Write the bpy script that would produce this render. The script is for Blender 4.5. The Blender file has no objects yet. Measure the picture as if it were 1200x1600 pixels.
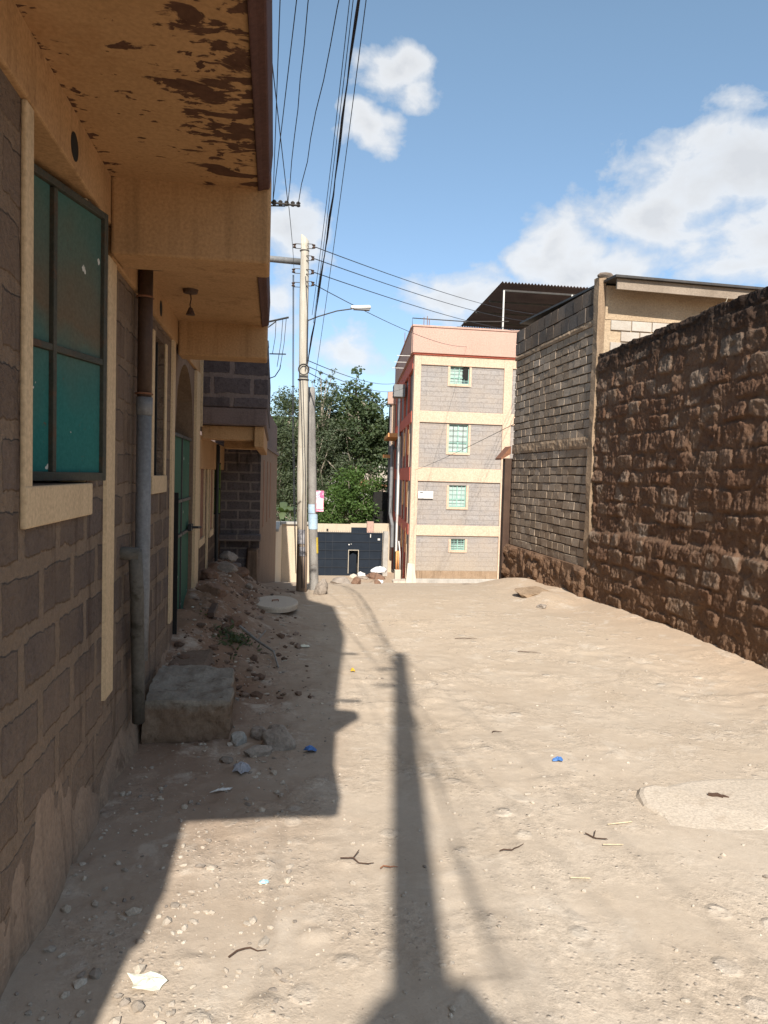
import bpy, bmesh, math, random
import numpy as np
from mathutils import Vector, Matrix
R = math.radians
scene = bpy.context.scene
COL = scene.collection
rng = random.Random(7)
nrg = np.random.default_rng(11)

# ------------------------------------------------------------------ camera
CAM_H = 1.6
cam = bpy.data.cameras.new('camera'); camo = bpy.data.objects.new('camera', cam); COL.objects.link(camo)
cam.sensor_fit = 'VERTICAL'; cam.sensor_height = 36; cam.lens = 36*1155/1600
cam.clip_start = 0.05; cam.clip_end = 3000
M = Matrix.Rotation(R(-8.47), 3, 'Z') @ Matrix.Rotation(R(90-2.8), 3, 'X') @ Matrix.Rotation(R(1.6), 3, 'Z')
camo.matrix_world = Matrix.Translation((0, 0, CAM_H)) @ M.to_4x4()
scene.camera = camo

SUN_AZ, SUN_EL = 5.9, 38.5      # shadows run along (sin az, cos az)

# ------------------------------------------------------------------ helpers
def tag(o, label=None, cat=None, group=None, kind=None):
    if label: o['label'] = label
    if cat:
        o['category'] = cat
        if not kind: kind = 'thing'
    if group: o['group'] = group
    if kind: o['kind'] = kind
    return o
ORG = {}
def thing(name, loc, label, cat, group=None):
    o = bpy.data.objects.new(name, None); COL.objects.link(o)
    o.location = loc; ORG[o.name] = Vector(loc); o.empty_display_size = .1
    return tag(o, label, cat, group)

class MB:
    def __init__(s, xf=None): s.v = []; s.f = []; s.xf = xf
    def add(s, vs, fs):
        n = len(s.v)
        if s.xf: vs = [s.xf(*p) for p in vs]
        s.v += [tuple(p) for p in vs]; s.f += [tuple(i+n for i in f) for f in fs]; return s
    def box(s, x0, x1, y0, y1, z0, z1):
        return s.add([(x0,y0,z0),(x1,y0,z0),(x1,y1,z0),(x0,y1,z0),(x0,y0,z1),(x1,y0,z1),(x1,y1,z1),(x0,y1,z1)],
                     [(0,3,2,1),(4,5,6,7),(0,1,5,4),(1,2,6,5),(2,3,7,6),(3,0,4,7)])
    def hexa(s, p):      # 8 corners: bottom ring then top ring
        return s.add(p, [(0,3,2,1),(4,5,6,7),(0,1,5,4),(1,2,6,5),(2,3,7,6),(3,0,4,7)])
    def prism(s, poly, axis, a, b):
        n = len(poly)
        def P(u, w, t): return {'x':(t,u,w),'y':(u,t,w),'z':(u,w,t)}[axis]
        vs = [P(u,w,a) for u,w in poly]+[P(u,w,b) for u,w in poly]
        fs = [tuple(range(n)), tuple(range(2*n-1,n-1,-1))]+[(i,i+n,(i+1)%n+n,(i+1)%n) for i in range(n)]
        return s.add(vs, fs)
    def tube(s, pts, r, n=8, cap=True):
        pts = [Vector(p) for p in pts]
        if not hasattr(r, '__len__'): r = [r]*len(pts)
        vs = []; fs = []; ref = None
        for i, p in enumerate(pts):
            d = (pts[min(i+1,len(pts)-1)]-pts[max(i-1,0)]).normalized()
            if ref is None:
                ref = Vector((0,0,1)) if abs(d.z) < .9 else Vector((1,0,0))
            u = (ref - d*ref.dot(d)).normalized(); w = d.cross(u); ref = u
            for k in range(n):
                a = 2*math.pi*k/n
                vs.append(p + (u*math.cos(a)+w*math.sin(a))*r[i])
        for i in range(len(pts)-1):
            for k in range(n):
                fs.append((i*n+k, i*n+(k+1)%n, (i+1)*n+(k+1)%n, (i+1)*n+k))
        if cap: fs += [tuple(range(n-1,-1,-1)), tuple(range((len(pts)-1)*n, len(pts)*n))]
        return s.add(vs, fs)
    def lathe(s, c, prof, n=16, axis='z'):
        vs = []; fs = []
        for (r, h) in prof:
            for k in range(n):
                a = 2*math.pi*k/n; u, w = r*math.cos(a), r*math.sin(a)
                vs.append({'z':(c[0]+u,c[1]+w,c[2]+h),'x':(c[0]+h,c[1]+u,c[2]+w),'y':(c[0]+u,c[1]+h,c[2]+w)}[axis])
        for i in range(len(prof)-1):
            for k in range(n): fs.append((i*n+k, i*n+(k+1)%n, (i+1)*n+(k+1)%n, (i+1)*n+k))
        fs += [tuple(range(n-1,-1,-1)), tuple(range((len(prof)-1)*n, len(prof)*n))]
        return s.add(vs, fs)
    def rock(s, c, sx, sy, sz, seed, flat=.35, sub=2, rough=.22, rot=None):
        rr = random.Random(seed)
        bm = bmesh.new(); bmesh.ops.create_icosphere(bm, subdivisions=sub, radius=1)
        off = Vector((rr.random()*50, rr.random()*50, rr.random()*50))
        planes = [(Vector((rr.uniform(-1,1),rr.uniform(-1,1),rr.uniform(-.3,1))).normalized(), rr.uniform(.55,.9)) for _ in range(7)]
        from mathutils import noise as mn
        a = rr.random()*6.28 if rot is None else rot
        ca, sa = math.cos(a), math.sin(a)
        for v in bm.verts:
            p = v.co.copy()
            for nrm, d in planes:
                e = p.dot(nrm)-d
                if e > 0: p -= nrm*e*.9
            p *= 1+rough*mn.noise(p*1.7+off)+rough*.4*mn.noise(p*4+off)
            z = max(p.z, -flat)
            x, y = p.x*sx, p.y*sy
            v.co = (c[0]+x*ca-y*sa, c[1]+x*sa+y*ca, c[2]+(z)*sz)
        bm.verts.index_update()
        s.add([tuple(v.co) for v in bm.verts], [tuple(v.index for v in f.verts) for f in bm.faces]); bm.free(); return s
    def split(s, name, mat, parent, **kw):
        up = list(range(len(s.v)))
        def find(i):
            while up[i] != i: up[i] = up[up[i]]; i = up[i]
            return i
        for f in s.f:
            a = find(f[0])
            for i in f[1:]: up[find(i)] = a
        groups = {}
        for f in s.f: groups.setdefault(find(f[0]), []).append(f)
        out = []
        for fs in groups.values():
            ids = sorted({i for f in fs for i in f}); mp = {i: k for k, i in enumerate(ids)}
            m = MB(); m.v = [s.v[i] for i in ids]; m.f = [tuple(mp[i] for i in f) for f in fs]; out.append(m.build(name, mat, parent, **kw))
        return out
    def build(s, name, mat, parent=None, smooth=False, bevel=0, origin=None, keepnormals=False):
        me = bpy.data.meshes.new(name)
        o0 = ORG[parent.name] if parent is not None else Vector(origin if origin else (0,0,0))
        me.from_pydata([(p[0]-o0.x,p[1]-o0.y,p[2]-o0.z) for p in s.v], [], s.f); me.update()
        if not keepnormals:
            bm = bmesh.new(); bm.from_mesh(me); bmesh.ops.recalc_face_normals(bm, faces=bm.faces); bm.to_mesh(me); bm.free()
        if smooth:
            me.polygons.foreach_set('use_smooth', [True]*len(me.polygons))
        o = bpy.data.objects.new(name, me); COL.objects.link(o); me.materials.append(mat)
        if parent is not None: o.parent = parent
        else: o.location = o0
        ORG[o.name] = o0.copy()
        if bevel:
            b = o.modifiers.new('bevel', 'BEVEL'); b.width = bevel; b.segments = 2; b.limit_method = 'ANGLE'; b.angle_limit = R(40)
        return o

# vectorised value noise
_T = nrg.random((256, 256))
def vnoise(x, y):
    xi = np.floor(x).astype(int); yi = np.floor(y).astype(int); fx = x-xi; fy = y-yi
    fx = fx*fx*(3-2*fx); fy = fy*fy*(3-2*fy)
    a = _T[xi%256, yi%256]; b = _T[(xi+1)%256, yi%256]; c = _T[xi%256,(yi+1)%256]; d = _T[(xi+1)%256,(yi+1)%256]
    return (a*(1-fx)+b*fx)*(1-fy)+(c*(1-fx)+d*fx)*fy
def fbm(x, y, oct=4, gain=.5):
    t = 0; amp = 1; tot = 0
    for i in range(oct):
        t = t+amp*(vnoise(x*2**i+17*i, y*2**i+31*i)-.5); tot += amp; amp *= gain
    return t/tot*2
def sstep(a, b, x):
    t = np.clip((x-a)/(b-a), 0, 1); return t*t*(3-2*t)

# ------------------------------------------------------------------ materials
def newmat(name):
    m = bpy.data.materials.new(name); m.use_nodes = True
    nt = m.node_tree; nt.nodes.clear()
    out = nt.nodes.new('ShaderNodeOutputMaterial'); bs = nt.nodes.new('ShaderNodeBsdfPrincipled')
    nt.links.new(bs.outputs[0], out.inputs[0])
    return m, nt, bs, out
def N(nt, t, **kw):
    n = nt.nodes.new('ShaderNode'+t)
    for k, v in kw.items():
        if k in n.inputs: n.inputs[k].default_value = v
        else: setattr(n, k, v)
    return n
def L(nt, a, b): nt.links.new(a, b)
def ramp(nt, fac, stops, interp='LINEAR'):
    r = nt.nodes.new('ShaderNodeValToRGB'); r.color_ramp.interpolation = interp
    e = r.color_ramp.elements
    while len(e) < len(stops): e.new(.5)
    for el, (p, c) in zip(e, stops):
        el.position = p; el.color = (c[0],c[1],c[2],1) if hasattr(c,'__len__') else (c,c,c,1)
    L(nt, fac, r.inputs[0]); return r.outputs[0]
def mix(nt, fac, a, b, mode='MIX'):
    n = nt.nodes.new('ShaderNodeMix'); n.data_type = 'RGBA'; n.blend_type = mode
    for sock, v in ((n.inputs[0], fac), (n.inputs[6], a), (n.inputs[7], b)):
        if hasattr(v, 'links'): L(nt, v, sock)
        elif hasattr(v, '__len__'): sock.default_value = (v[0],v[1],v[2],1)
        else: sock.default_value = v
    return n.outputs[2]
def math_(nt, op, a, b=None, c=None):
    n = nt.nodes.new('ShaderNodeMath'); n.operation = op
    for i, v in enumerate((a, b, c)):
        if v is None: continue
        if hasattr(v, 'links'): L(nt, v, n.inputs[i])
        else: n.inputs[i].default_value = v
    return n.outputs[0]
def coords(nt, scale=(1,1,1), world=True):
    if world:
        g = N(nt, 'NewGeometry'); src = g.outputs['Position']
    else:
        g = N(nt, 'TexCoord'); src = g.outputs['Object']
    m = N(nt, 'Mapping'); m.inputs['Scale'].default_value = scale
    L(nt, src, m.inputs[0]); return m.outputs[0]
def noise(nt, vec, scale, detail=5, rough=.55, dist=0):
    n = N(nt, 'TexNoise'); n.inputs['Scale'].default_value = scale; n.inputs['Detail'].default_value = min(detail, 5)
    n.inputs['Roughness'].default_value = rough; n.inputs['Distortion'].default_value = dist
    L(nt, vec, n.inputs['Vector']); return n.outputs[0]
def bump(nt, bs, h, strength=.3, dist=.02, prev=None):
    b = N(nt, 'Bump'); b.inputs['Strength'].default_value = strength; b.inputs['Distance'].default_value = dist
    L(nt, h, b.inputs['Height'])
    if prev: L(nt, prev, b.inputs['Normal'])
    L(nt, b.outputs[0], bs.inputs['Normal']); return b.outputs[0]

def weathered(name, c1, c2, c3=None, scale=2.0, rough=.9, spot=.35, bstr=.35, bdist=.01, fine=40, streak=0, metal=0, spec=.3):
    """two-tone worn surface with blotches of a third colour, vertical streaks and fine grain"""
    m, nt, bs, out = newmat(name)
    v = coords(nt)
    n1 = noise(nt, v, scale, 6, .6)
    col = ramp(nt, n1, [(.3, c1), (.7, c2)])
    n2 = noise(nt, v, fine, 4, .6)
    if c3:
        n3 = noise(nt, v, scale*1.9, 8, .7, .4)
        f = ramp(nt, n3, [(1-spot-.06, 0), (1-spot+.06, 1)])
        col = mix(nt, f, col, c3)
    if streak:
        vs = coords(nt, (9, 9, .55)); ns = noise(nt, vs, 1.6, 5, .6)
        f = ramp(nt, ns, [(.52, 0), (.72, streak)])
        col = mix(nt, f, col, tuple(x*.45 for x in c1))
    col = mix(nt, .35, col, ramp(nt, n2, [(.25, .25), (.75, .95)]), 'OVERLAY')
    L(nt, col, bs.inputs['Base Color']); bs.inputs['Roughness'].default_value = rough; bs.inputs['Metallic'].default_value = metal
    bs.inputs['Specular IOR Level'].default_value = spec
    h = math_(nt, 'ADD', n1, math_(nt, 'MULTIPLY', n2, .5))
    bump(nt, bs, h, bstr, bdist)
    return m

def blockwall(name, axes, brick, mortar_w, stone1, stone2, mortar, warp=.02, offs=(0,0), smear=.45, dust=None, bstr=.6, bdist=.02, stain=None, zdust=None, fine=60, ragged=1.1, updust=None):
    """coursed block wall: brick lattice in world space, warped, with smeared mortar and dust"""
    m, nt, bs, out = newmat(name)
    g = N(nt, 'NewGeometry'); sep = N(nt, 'SeparateXYZ'); L(nt, g.outputs['Position'], sep.inputs[0])
    u = sep.outputs[{'x':0,'y':1}[axes]]; z = sep.outputs[2]
    v = coords(nt)
    w = N(nt, 'TexNoise'); w.inputs['Scale'].default_value = 5; w.inputs['Detail'].default_value = 4; L(nt, v, w.inputs['Vector'])
    sw = N(nt, 'SeparateColor'); L(nt, w.outputs['Color'], sw.inputs[0])
    uu = math_(nt, 'ADD', math_(nt, 'ADD', u, offs[0]), math_(nt, 'MULTIPLY', math_(nt, 'SUBTRACT', sw.outputs[0], .5), warp*2))
    zz = math_(nt, 'ADD', math_(nt, 'ADD', z, offs[1]), math_(nt, 'MULTIPLY', math_(nt, 'SUBTRACT', sw.outputs[1], .5), warp*2))
    cb = N(nt, 'CombineXYZ'); L(nt, uu, cb.inputs[0]); L(nt, zz, cb.inputs[1])
    b = N(nt, 'TexBrick'); b.offset = .5; b.squash = 1
    b.inputs['Scale'].default_value = 1; b.inputs['Mortar Size'].default_value = mortar_w*1.9; b.inputs['Mortar Smooth'].default_value = 1.0
    b.inputs['Brick Width'].default_value = brick[0]; b.inputs['Row Height'].default_value = brick[1]; b.inputs['Bias'].default_value = 0
    b.inputs['Color1'].default_value = (0,0,0,1); b.inputs['Color2'].default_value = (1,1,1,1); b.inputs['Mortar'].default_value = (.5,.5,.5,1)
    L(nt, cb.outputs[0], b.inputs['Vector'])
    n1 = noise(nt, v, 1.3, 6, .65); n2 = noise(nt, v, fine, 4, .65); n3 = noise(nt, v, 9, 8, .7, .3)
    bw = N(nt, 'RGBToBW'); L(nt, b.outputs['Color'], bw.inputs[0])
    stone = mix(nt, math_(nt, 'ADD', math_(nt, 'MULTIPLY', bw.outputs[0], .55), math_(nt, 'MULTIPLY', n3, .45)), stone1, stone2)
    # pitted stone face
    pit = ramp(nt, noise(nt, v, fine*.6, 5, .7), [(.38, 1), (.5, 0)])
    stone = mix(nt, math_(nt, 'MULTIPLY', pit, .45), stone, tuple(x*.5 for x in stone1))
    sm = ramp(nt, math_(nt, 'ADD', math_(nt, 'MULTIPLY', n1, .6), math_(nt, 'MULTIPLY', n3, .4)), [(1-smear-.05, 0), (1-smear+.12, 1)])
    rag = noise(nt, v, 30, 5, .65); rag2 = noise(nt, v, 7, 3, .6)
    jf = math_(nt, 'ADD', b.outputs['Fac'], math_(nt, 'ADD', math_(nt, 'MULTIPLY', math_(nt, 'SUBTRACT', rag, .5), .6), math_(nt, 'MULTIPLY', math_(nt, 'SUBTRACT', rag2, .5), ragged)))
    jf = ramp(nt, jf, [(.36, 0), (.52, 1)])
    mf = math_(nt, 'MAXIMUM', jf, math_(nt, 'MULTIPLY', sm, .92))
    mcol = mix(nt, n3, mortar, tuple(x*.72 for x in mortar))
    col = mix(nt, mf, stone, mcol)
    if dust:
        f = ramp(nt, noise(nt, v, .9, 5, .6), [(.35, .05), (.7, dust[1])])
        col = mix(nt, f, col, dust[0])
    if zdust:   # (colour, z_full, z_none): splashed earth low on the wall
        zn = math_(nt, 'ADD', z, math_(nt, 'MULTIPLY', math_(nt, 'SUBTRACT', n3, .5), .9))
        mr = N(nt, 'MapRange'); mr.inputs['From Min'].default_value = zdust[2]; mr.inputs['From Max'].default_value = zdust[1]
        mr.inputs['To Max'].default_value = zdust[3]
        L(nt, zn, mr.inputs['Value']); col = mix(nt, mr.outputs[0], col, zdust[0])
    if updust:
        mu = N(nt, 'MapRange'); mu.inputs['From Min'].default_value = updust[1]; mu.inputs['From Max'].default_value = updust[2]; mu.inputs['To Max'].default_value = updust[3]
        L(nt, math_(nt, 'ADD', z, math_(nt, 'MULTIPLY', math_(nt, 'SUBTRACT', n1, .5), 1.2)), mu.inputs['Value']); col = mix(nt, mu.outputs[0], col, mix(nt, n3, updust[0], tuple(x*.7 for x in updust[0])))
    if stain:
        vs = coords(nt, (5, 5, .8)); f = ramp(nt, noise(nt, vs, 1.7, 7, .65), [(.55, 0), (.7, stain[1])])
        col = mix(nt, f, col, stain[0])
    col = mix(nt, .3, col, ramp(nt, n2, [(.25, .3), (.75, .9)]), 'OVERLAY')
    L(nt, col, bs.inputs['Base Color']); bs.inputs['Roughness'].default_value = .95; bs.inputs['Specular IOR Level'].default_value = .15
    h = math_(nt, 'ADD', math_(nt, 'MULTIPLY', math_(nt, 'SUBTRACT', 1, mf), -.25 if bdist < 0 else .35), math_(nt, 'ADD', math_(nt, 'MULTIPLY', n3, .7), math_(nt, 'MULTIPLY', n2, .35)))
    bump(nt, bs, h, bstr, abs(bdist))
    return m

def leafmat(name, c1, c2, trans=.35, c3=None):
    m, nt, bs, out = newmat(name)
    g = N(nt, 'NewGeometry'); v = coords(nt)
    n1 = noise(nt, v, .55, 4, .6)
    f = math_(nt, 'ADD', math_(nt, 'MULTIPLY', g.outputs['Random Per Island'], .55), math_(nt, 'MULTIPLY', n1, .5))
    col = ramp(nt, f, [(.2, c1), (.75, c2)] + ([(.97, c3)] if c3 else []))
    L(nt, col, bs.inputs['Base Color']); bs.inputs['Roughness'].default_value = .6; bs.inputs['Specular IOR Level'].default_value = .25
    t = N(nt, 'BsdfTranslucent'); L(nt, mix(nt, .5, col, (.25,.35,.05)), t.inputs[0])
    mx = N(nt, 'MixShader'); mx.inputs[0].default_value = trans
    L(nt, bs.outputs[0], mx.inputs[1]); L(nt, t.outputs[0], mx.inputs[2]); L(nt, mx.outputs[0], out.inputs[0])
    return m

# --- palette
M_earthslab = weathered('earthy_concrete', (.13,.088,.062), (.175,.125,.09), (.085,.055,.038), 4, .95, .35, .6, .02, 60, .3)
CREAM=(.56,.41,.25)
M_dirtbox = None
M_plaster = weathered('ochre_plaster', (.34,.19,.085), (.41,.24,.115), (.235,.125,.056), 1.5, .9, .36, .3, .008, 70, .4)
M_creamtrim = weathered('cream_trim', (.48,.345,.205), (.54,.39,.235), (.33,.225,.13), 2.2, .85, .25, .2, .006, 60, .25)
M_darkmetal = weathered('dark_metal', (.035,.032,.03), (.06,.052,.045), (.09,.05,.03), 6, .6, .25, .2, .003, 80)
M_blackiron = weathered('black_iron', (.012,.012,.012), (.025,.023,.022), None, 6, .6, .2, .2, .003, 80)
M_cable = weathered('cable_black', (.018,.019,.026), (.03,.03,.04), None, 6, .6, .2, .1, .002, 80)
M_grey = weathered('grey_pvc', (.15,.15,.15), (.21,.205,.20), (.11,.095,.08), 3, .6, .3, .2, .004, 50, .3)
M_brownpipe = weathered('brown_pipe', (.055,.03,.02), (.08,.047,.03), (.035,.021,.015), 3, .6, .3, .2, .004, 50, .3)
M_concrete = weathered('concrete', (.31,.285,.25), (.40,.37,.325), (.24,.21,.18), 3.2, .92, .3, .5, .012, 70, .2)
M_concrete_pale = weathered('pale_concrete', (.47,.40,.32), (.53,.455,.365), (.40,.33,.26), 2.6, .95, .32, .35, .008, 90)
M_void = weathered('dark_interior', (.012,.011,.010), (.02,.018,.016), None, 2, .95, .2, .1, .002, 30)  # near-black colour standing for the unlit depth of openings
M_rock = weathered('fieldstone', (.22,.18,.145), (.31,.26,.215), (.14,.11,.088), 7, .95, .35, .7, .015, 60)
M_brick_rub = weathered('reddish_rubble', (.15,.085,.055), (.20,.12,.08), (.10,.06,.042), 7, .95, .35, .7, .015, 60)
M_wood = weathered('weathered_wood', (.47,.40,.29), (.60,.52,.39), (.33,.25,.17), 3, .85, .28, .4, .006, 90, .5)
M_white = weathered('white_paint', (.58,.555,.51), (.65,.62,.575), (.45,.42,.37), 3, .7, .2, .15, .004, 60, .2)
M_rust = weathered('rusty_iron', (.16,.07,.04), (.24,.11,.06), (.08,.04,.03), 7, .85, .35, .4, .006, 60)

# canopy soffit: ochre paint flaking off brown concrete near the outer edge
def flaking(name, x_in, x_out):
    m, nt, bs, out = newmat(name)
    v = coords(nt); g = N(nt, 'NewGeometry'); sep = N(nt, 'SeparateXYZ'); L(nt, g.outputs['Position'], sep.inputs[0])
    n1 = noise(nt, v, 1.2, 6, .6); n2 = noise(nt, v, 60, 4, .6)
    vf = coords(nt, (1.0, 2.1, 1)); n3 = noise(nt, vf, 5.2, 5, .58, .55)
    mr = N(nt, 'MapRange'); mr.inputs['From Min'].default_value = x_in; mr.inputs['From Max'].default_value = x_out
    mr.inputs['To Min'].default_value = -.10; mr.inputs['To Max'].default_value = .055
    L(nt, sep.outputs[0], mr.inputs['Value'])
    f = ramp(nt, math_(nt, 'ADD', n3, mr.outputs[0]), [(.560, 0), (.59, 1)])
    n4 = noise(nt, coords(nt, (1, 1.8, 1)), 13, 4, .55, .4); mk = noise(nt, v, 2.6, 3, .5)
    f2 = ramp(nt, math_(nt, 'ADD', math_(nt, 'ADD', n4, mr.outputs[0]), math_(nt, 'MULTIPLY', math_(nt, 'SUBTRACT', mk, .5), .6)), [(.645, 0), (.675, 1)])
    jn = N(nt, 'MapRange'); jn.inputs['From Min'].default_value = -.70; jn.inputs['From Max'].default_value = -.77; jn.inputs['To Max'].default_value = .2
    L(nt, sep.outputs[0], jn.inputs['Value'])
    f3 = ramp(nt, math_(nt, 'ADD', n4, jn.outputs[0]), [(.70, 0), (.73, 1)])
    f = math_(nt, 'MAXIMUM', f, math_(nt, 'MAXIMUM', f2, f3))
    paint = ramp(nt, n1, [(.3, (.34,.19,.085)), (.7, (.41,.24,.115))])
    vs = noise(nt, v, 2.3, 7, .65)
    paint = mix(nt, ramp(nt, vs, [(.55, 0), (.75, .5)]), paint, (.22,.09,.03))
    bare = ramp(nt, noise(nt, v, 14, 5, .6), [(.3, (.065,.03,.018)), (.7, (.11,.054,.032))])
    col = mix(nt, f, paint, bare)
    col = mix(nt, .3, col, ramp(nt, n2, [(.25, .3), (.75, .9)]), 'OVERLAY')
    L(nt, col, bs.inputs['Base Color']); bs.inputs['Roughness'].default_value = .9; bs.inputs['Specular IOR Level'].default_value = .15
    bump(nt, bs, math_(nt, 'SUBTRACT', math_(nt, 'MULTIPLY', n2, .25), f), .5, .006)
    return m
M_soffit = flaking('flaking_soffit_paint', -.62, -.18)
M_lip = weathered('bare_maroon_edge', (.055,.024,.02), (.08,.036,.029), (.20,.115,.06), 7, .9, .3, .4, .008, 60)

# faded green / teal steel sheet
def sheet(name, c1, c2, rust, rz=None, spec=.05, chip=.9):
    m, nt, bs, out = newmat(name)
    v = coords(nt); n1 = noise(nt, v, 1.6, 5, .6); n2 = noise(nt, v, 70, 4, .6); n3 = noise(nt, v, 11, 6, .7)
    col = ramp(nt, n1, [(.3, c1), (.7, c2)])
    if rz:   # sun-faded and rusted band between two heights
        g = N(nt, 'NewGeometry'); sep = N(nt, 'SeparateXYZ'); L(nt, g.outputs['Position'], sep.inputs[0])
        zz = math_(nt, 'ADD', sep.outputs[2], math_(nt, 'MULTIPLY', math_(nt, 'SUBTRACT', noise(nt, v, 2.5, 3, .5), .5), .55))
        f = ramp(nt, math_(nt, 'MULTIPLY', math_(nt, 'SUBTRACT', zz, rz[0]), 1/(rz[1]-rz[0])), [(0, 0), (.35, .35), (.5, .85), (.66,.7), (1, .25)])
        col = mix(nt, f, col, rust)
    col = mix(nt, ramp(nt, n3, [(.66, 0), (.7, .7)]), col, tuple(x*.8 for x in rust))
    chips = ramp(nt, noise(nt, v, 16, 2, .4), [(.735, 0), (.75, chip)])
    col = mix(nt, chips, col, (.55,.52,.46))
    col = mix(nt, .25, col, ramp(nt, n2, [(.25, .3), (.75, .9)]), 'OVERLAY')
    L(nt, col, bs.inputs['Base Color']); bs.inputs['Roughness'].default_value = .9; bs.inputs['Specular IOR Level'].default_value = spec
    bump(nt, bs, noise(nt, v, 5, 3, .5), .2, .01)
    return m
M_teal = sheet('faded_teal_sheet', (.022,.115,.105), (.035,.14,.122), (.14,.085,.05), (1.75, 2.65))
M_green = sheet('green_sheet', (.045,.095,.065), (.07,.13,.088), (.08,.068,.05))
M_olive = sheet('bright_green_sheet', (.10,.16,.05), (.13,.195,.06), (.15,.13,.09))
M_gate = sheet('blue_black_sheet', (.016,.0205,.028), (.022,.028,.038), (.026,.027,.03), None, .08, .0)

M_leftwall = blockwall('stone_block_wall', 'y', (.40,.218), .030, (.046,.038,.040), (.135,.108,.10), (.235,.175,.128), .015, (.12,.035), .40, ((.225,.158,.108), .6), 1.0, .045, ((.06,.036,.025), .7), ((.30,.21,.145), .1, .85, .8), 60, 1.3, ((.225,.15,.10), .9, 2.1, .6))
M_b2par = blockwall('sooty_block', 'x', (.40,.20), .022, (.05,.04,.042), (.13,.102,.098), (.19,.145,.128), .02, (.05,.02), .40, None, .8, .02, ((.035,.028,.028), .7))
M_b2wall = blockwall('block_reddish', 'y', (.40,.20), .02, (.06,.036,.026), (.095,.06,.042), (.155,.107,.07), .02, (0,0), .4, ((.14,.095,.063), .5), .6, .02)
M_b3 = blockwall('dark_block', 'x', (.36,.145), .013, (.075,.06,.058), (.165,.133,.123), (.25,.195,.165), .012, (0,0), .35, None, .7, .015, ((.028,.024,.022), .85))
M_b3side = weathered('brown_plaster', (.17,.105,.068), (.21,.135,.088), (.10,.06,.04), 2.2, .92, .32, .5, .012, 60, .7)
M_b3top = weathered('maroon_plaster', (.12,.085,.075), (.155,.11,.097), (.08,.057,.05), 2.5, .92, .3, .5, .012, 60, .5)
M_creamwall = weathered('cream_boundary_paint', (.45,.36,.26), (.50,.405,.30), (.36,.275,.19), 1.4, .9, .25, .3, .008, 50, .2)

# ------------------------------------------------------------------ ground
_yt = [-200,-20,0,8.6,10,11.5,13.5,18,24,32.5,36,39,46,70,110,160,260,420,900]
_zt = [2,.3,0,0,-.02,-.13,-.40,-1.05,-1.93,-3.17,-3.5,-3.68,-4.2,-6.5,-8,-4,12,34,40]
def gbase(y):
    return np.interp(y, _yt, _zt)
def gz(x, y, fine=True):
    x = np.asarray(x, float); y = np.asarray(y, float)
    z = (gbase(y-.45)+gbase(y)+gbase(y+.45)+gbase(y-.9)+gbase(y+.9))/5
    near = sstep(45, 20, y)*sstep(-12, -4, x)*sstep(14, 8, x)
    # rubble bank along the house fronts
    bank = .36*sstep(4.6, 7.2, y)*sstep(-.02, -.72, x)*sstep(13, 10.5, y)
    bank = bank + .10*sstep(5.2,7.5,y)*sstep(.55,-.3,x)*sstep(11.5,9.6,y)
    z = z + bank*(1+.35*fbm(x*2.3+9, y*2.3, 3))
    # earth drifted against the stone wall on the other side
    z = z + .07*sstep(3.5, 4.3, x)*sstep(14.5, 12, y)*sstep(0, 3, y)*(1+.8*fbm(x*1.5, y*1.1+4, 3))
    z = z + .11*np.exp(-(((x-3.85)/.45)**2+((y-11.6)/1.1)**2)) + .10*np.exp(-(((x-3.7)/.25)**2+((y-9.6)/.5)**2))
    z = z + near*(.035*fbm(x*.55+3, y*.55, 3) - .012)
    if fine:
        calm = 1-.75*np.exp(-(((x-2.25)/.95)**2+((y-3.2)/.75)**2))
        rocky = sstep(-.1, .5, fbm(x*.8+40, y*.8+12, 3))*.6+.4
        z = z + near*calm*rocky*(.015*np.abs(fbm(x*4.1, y*4.1, 4)) + .009*fbm(x*13, y*13, 4))
        z = z + near*calm*.013*sstep(.22, .5, fbm(x*6+80, y*6+7, 2))*sstep(0,.4,fbm(x*.9+70,y*.9+17,2))
        shade = sstep(.5, -.2, x)*sstep(4, 5.5, y)*sstep(12, 10, y)
        z = z + shade*.05*np.abs(fbm(x*5+5, y*5, 4))
    return z
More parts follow.
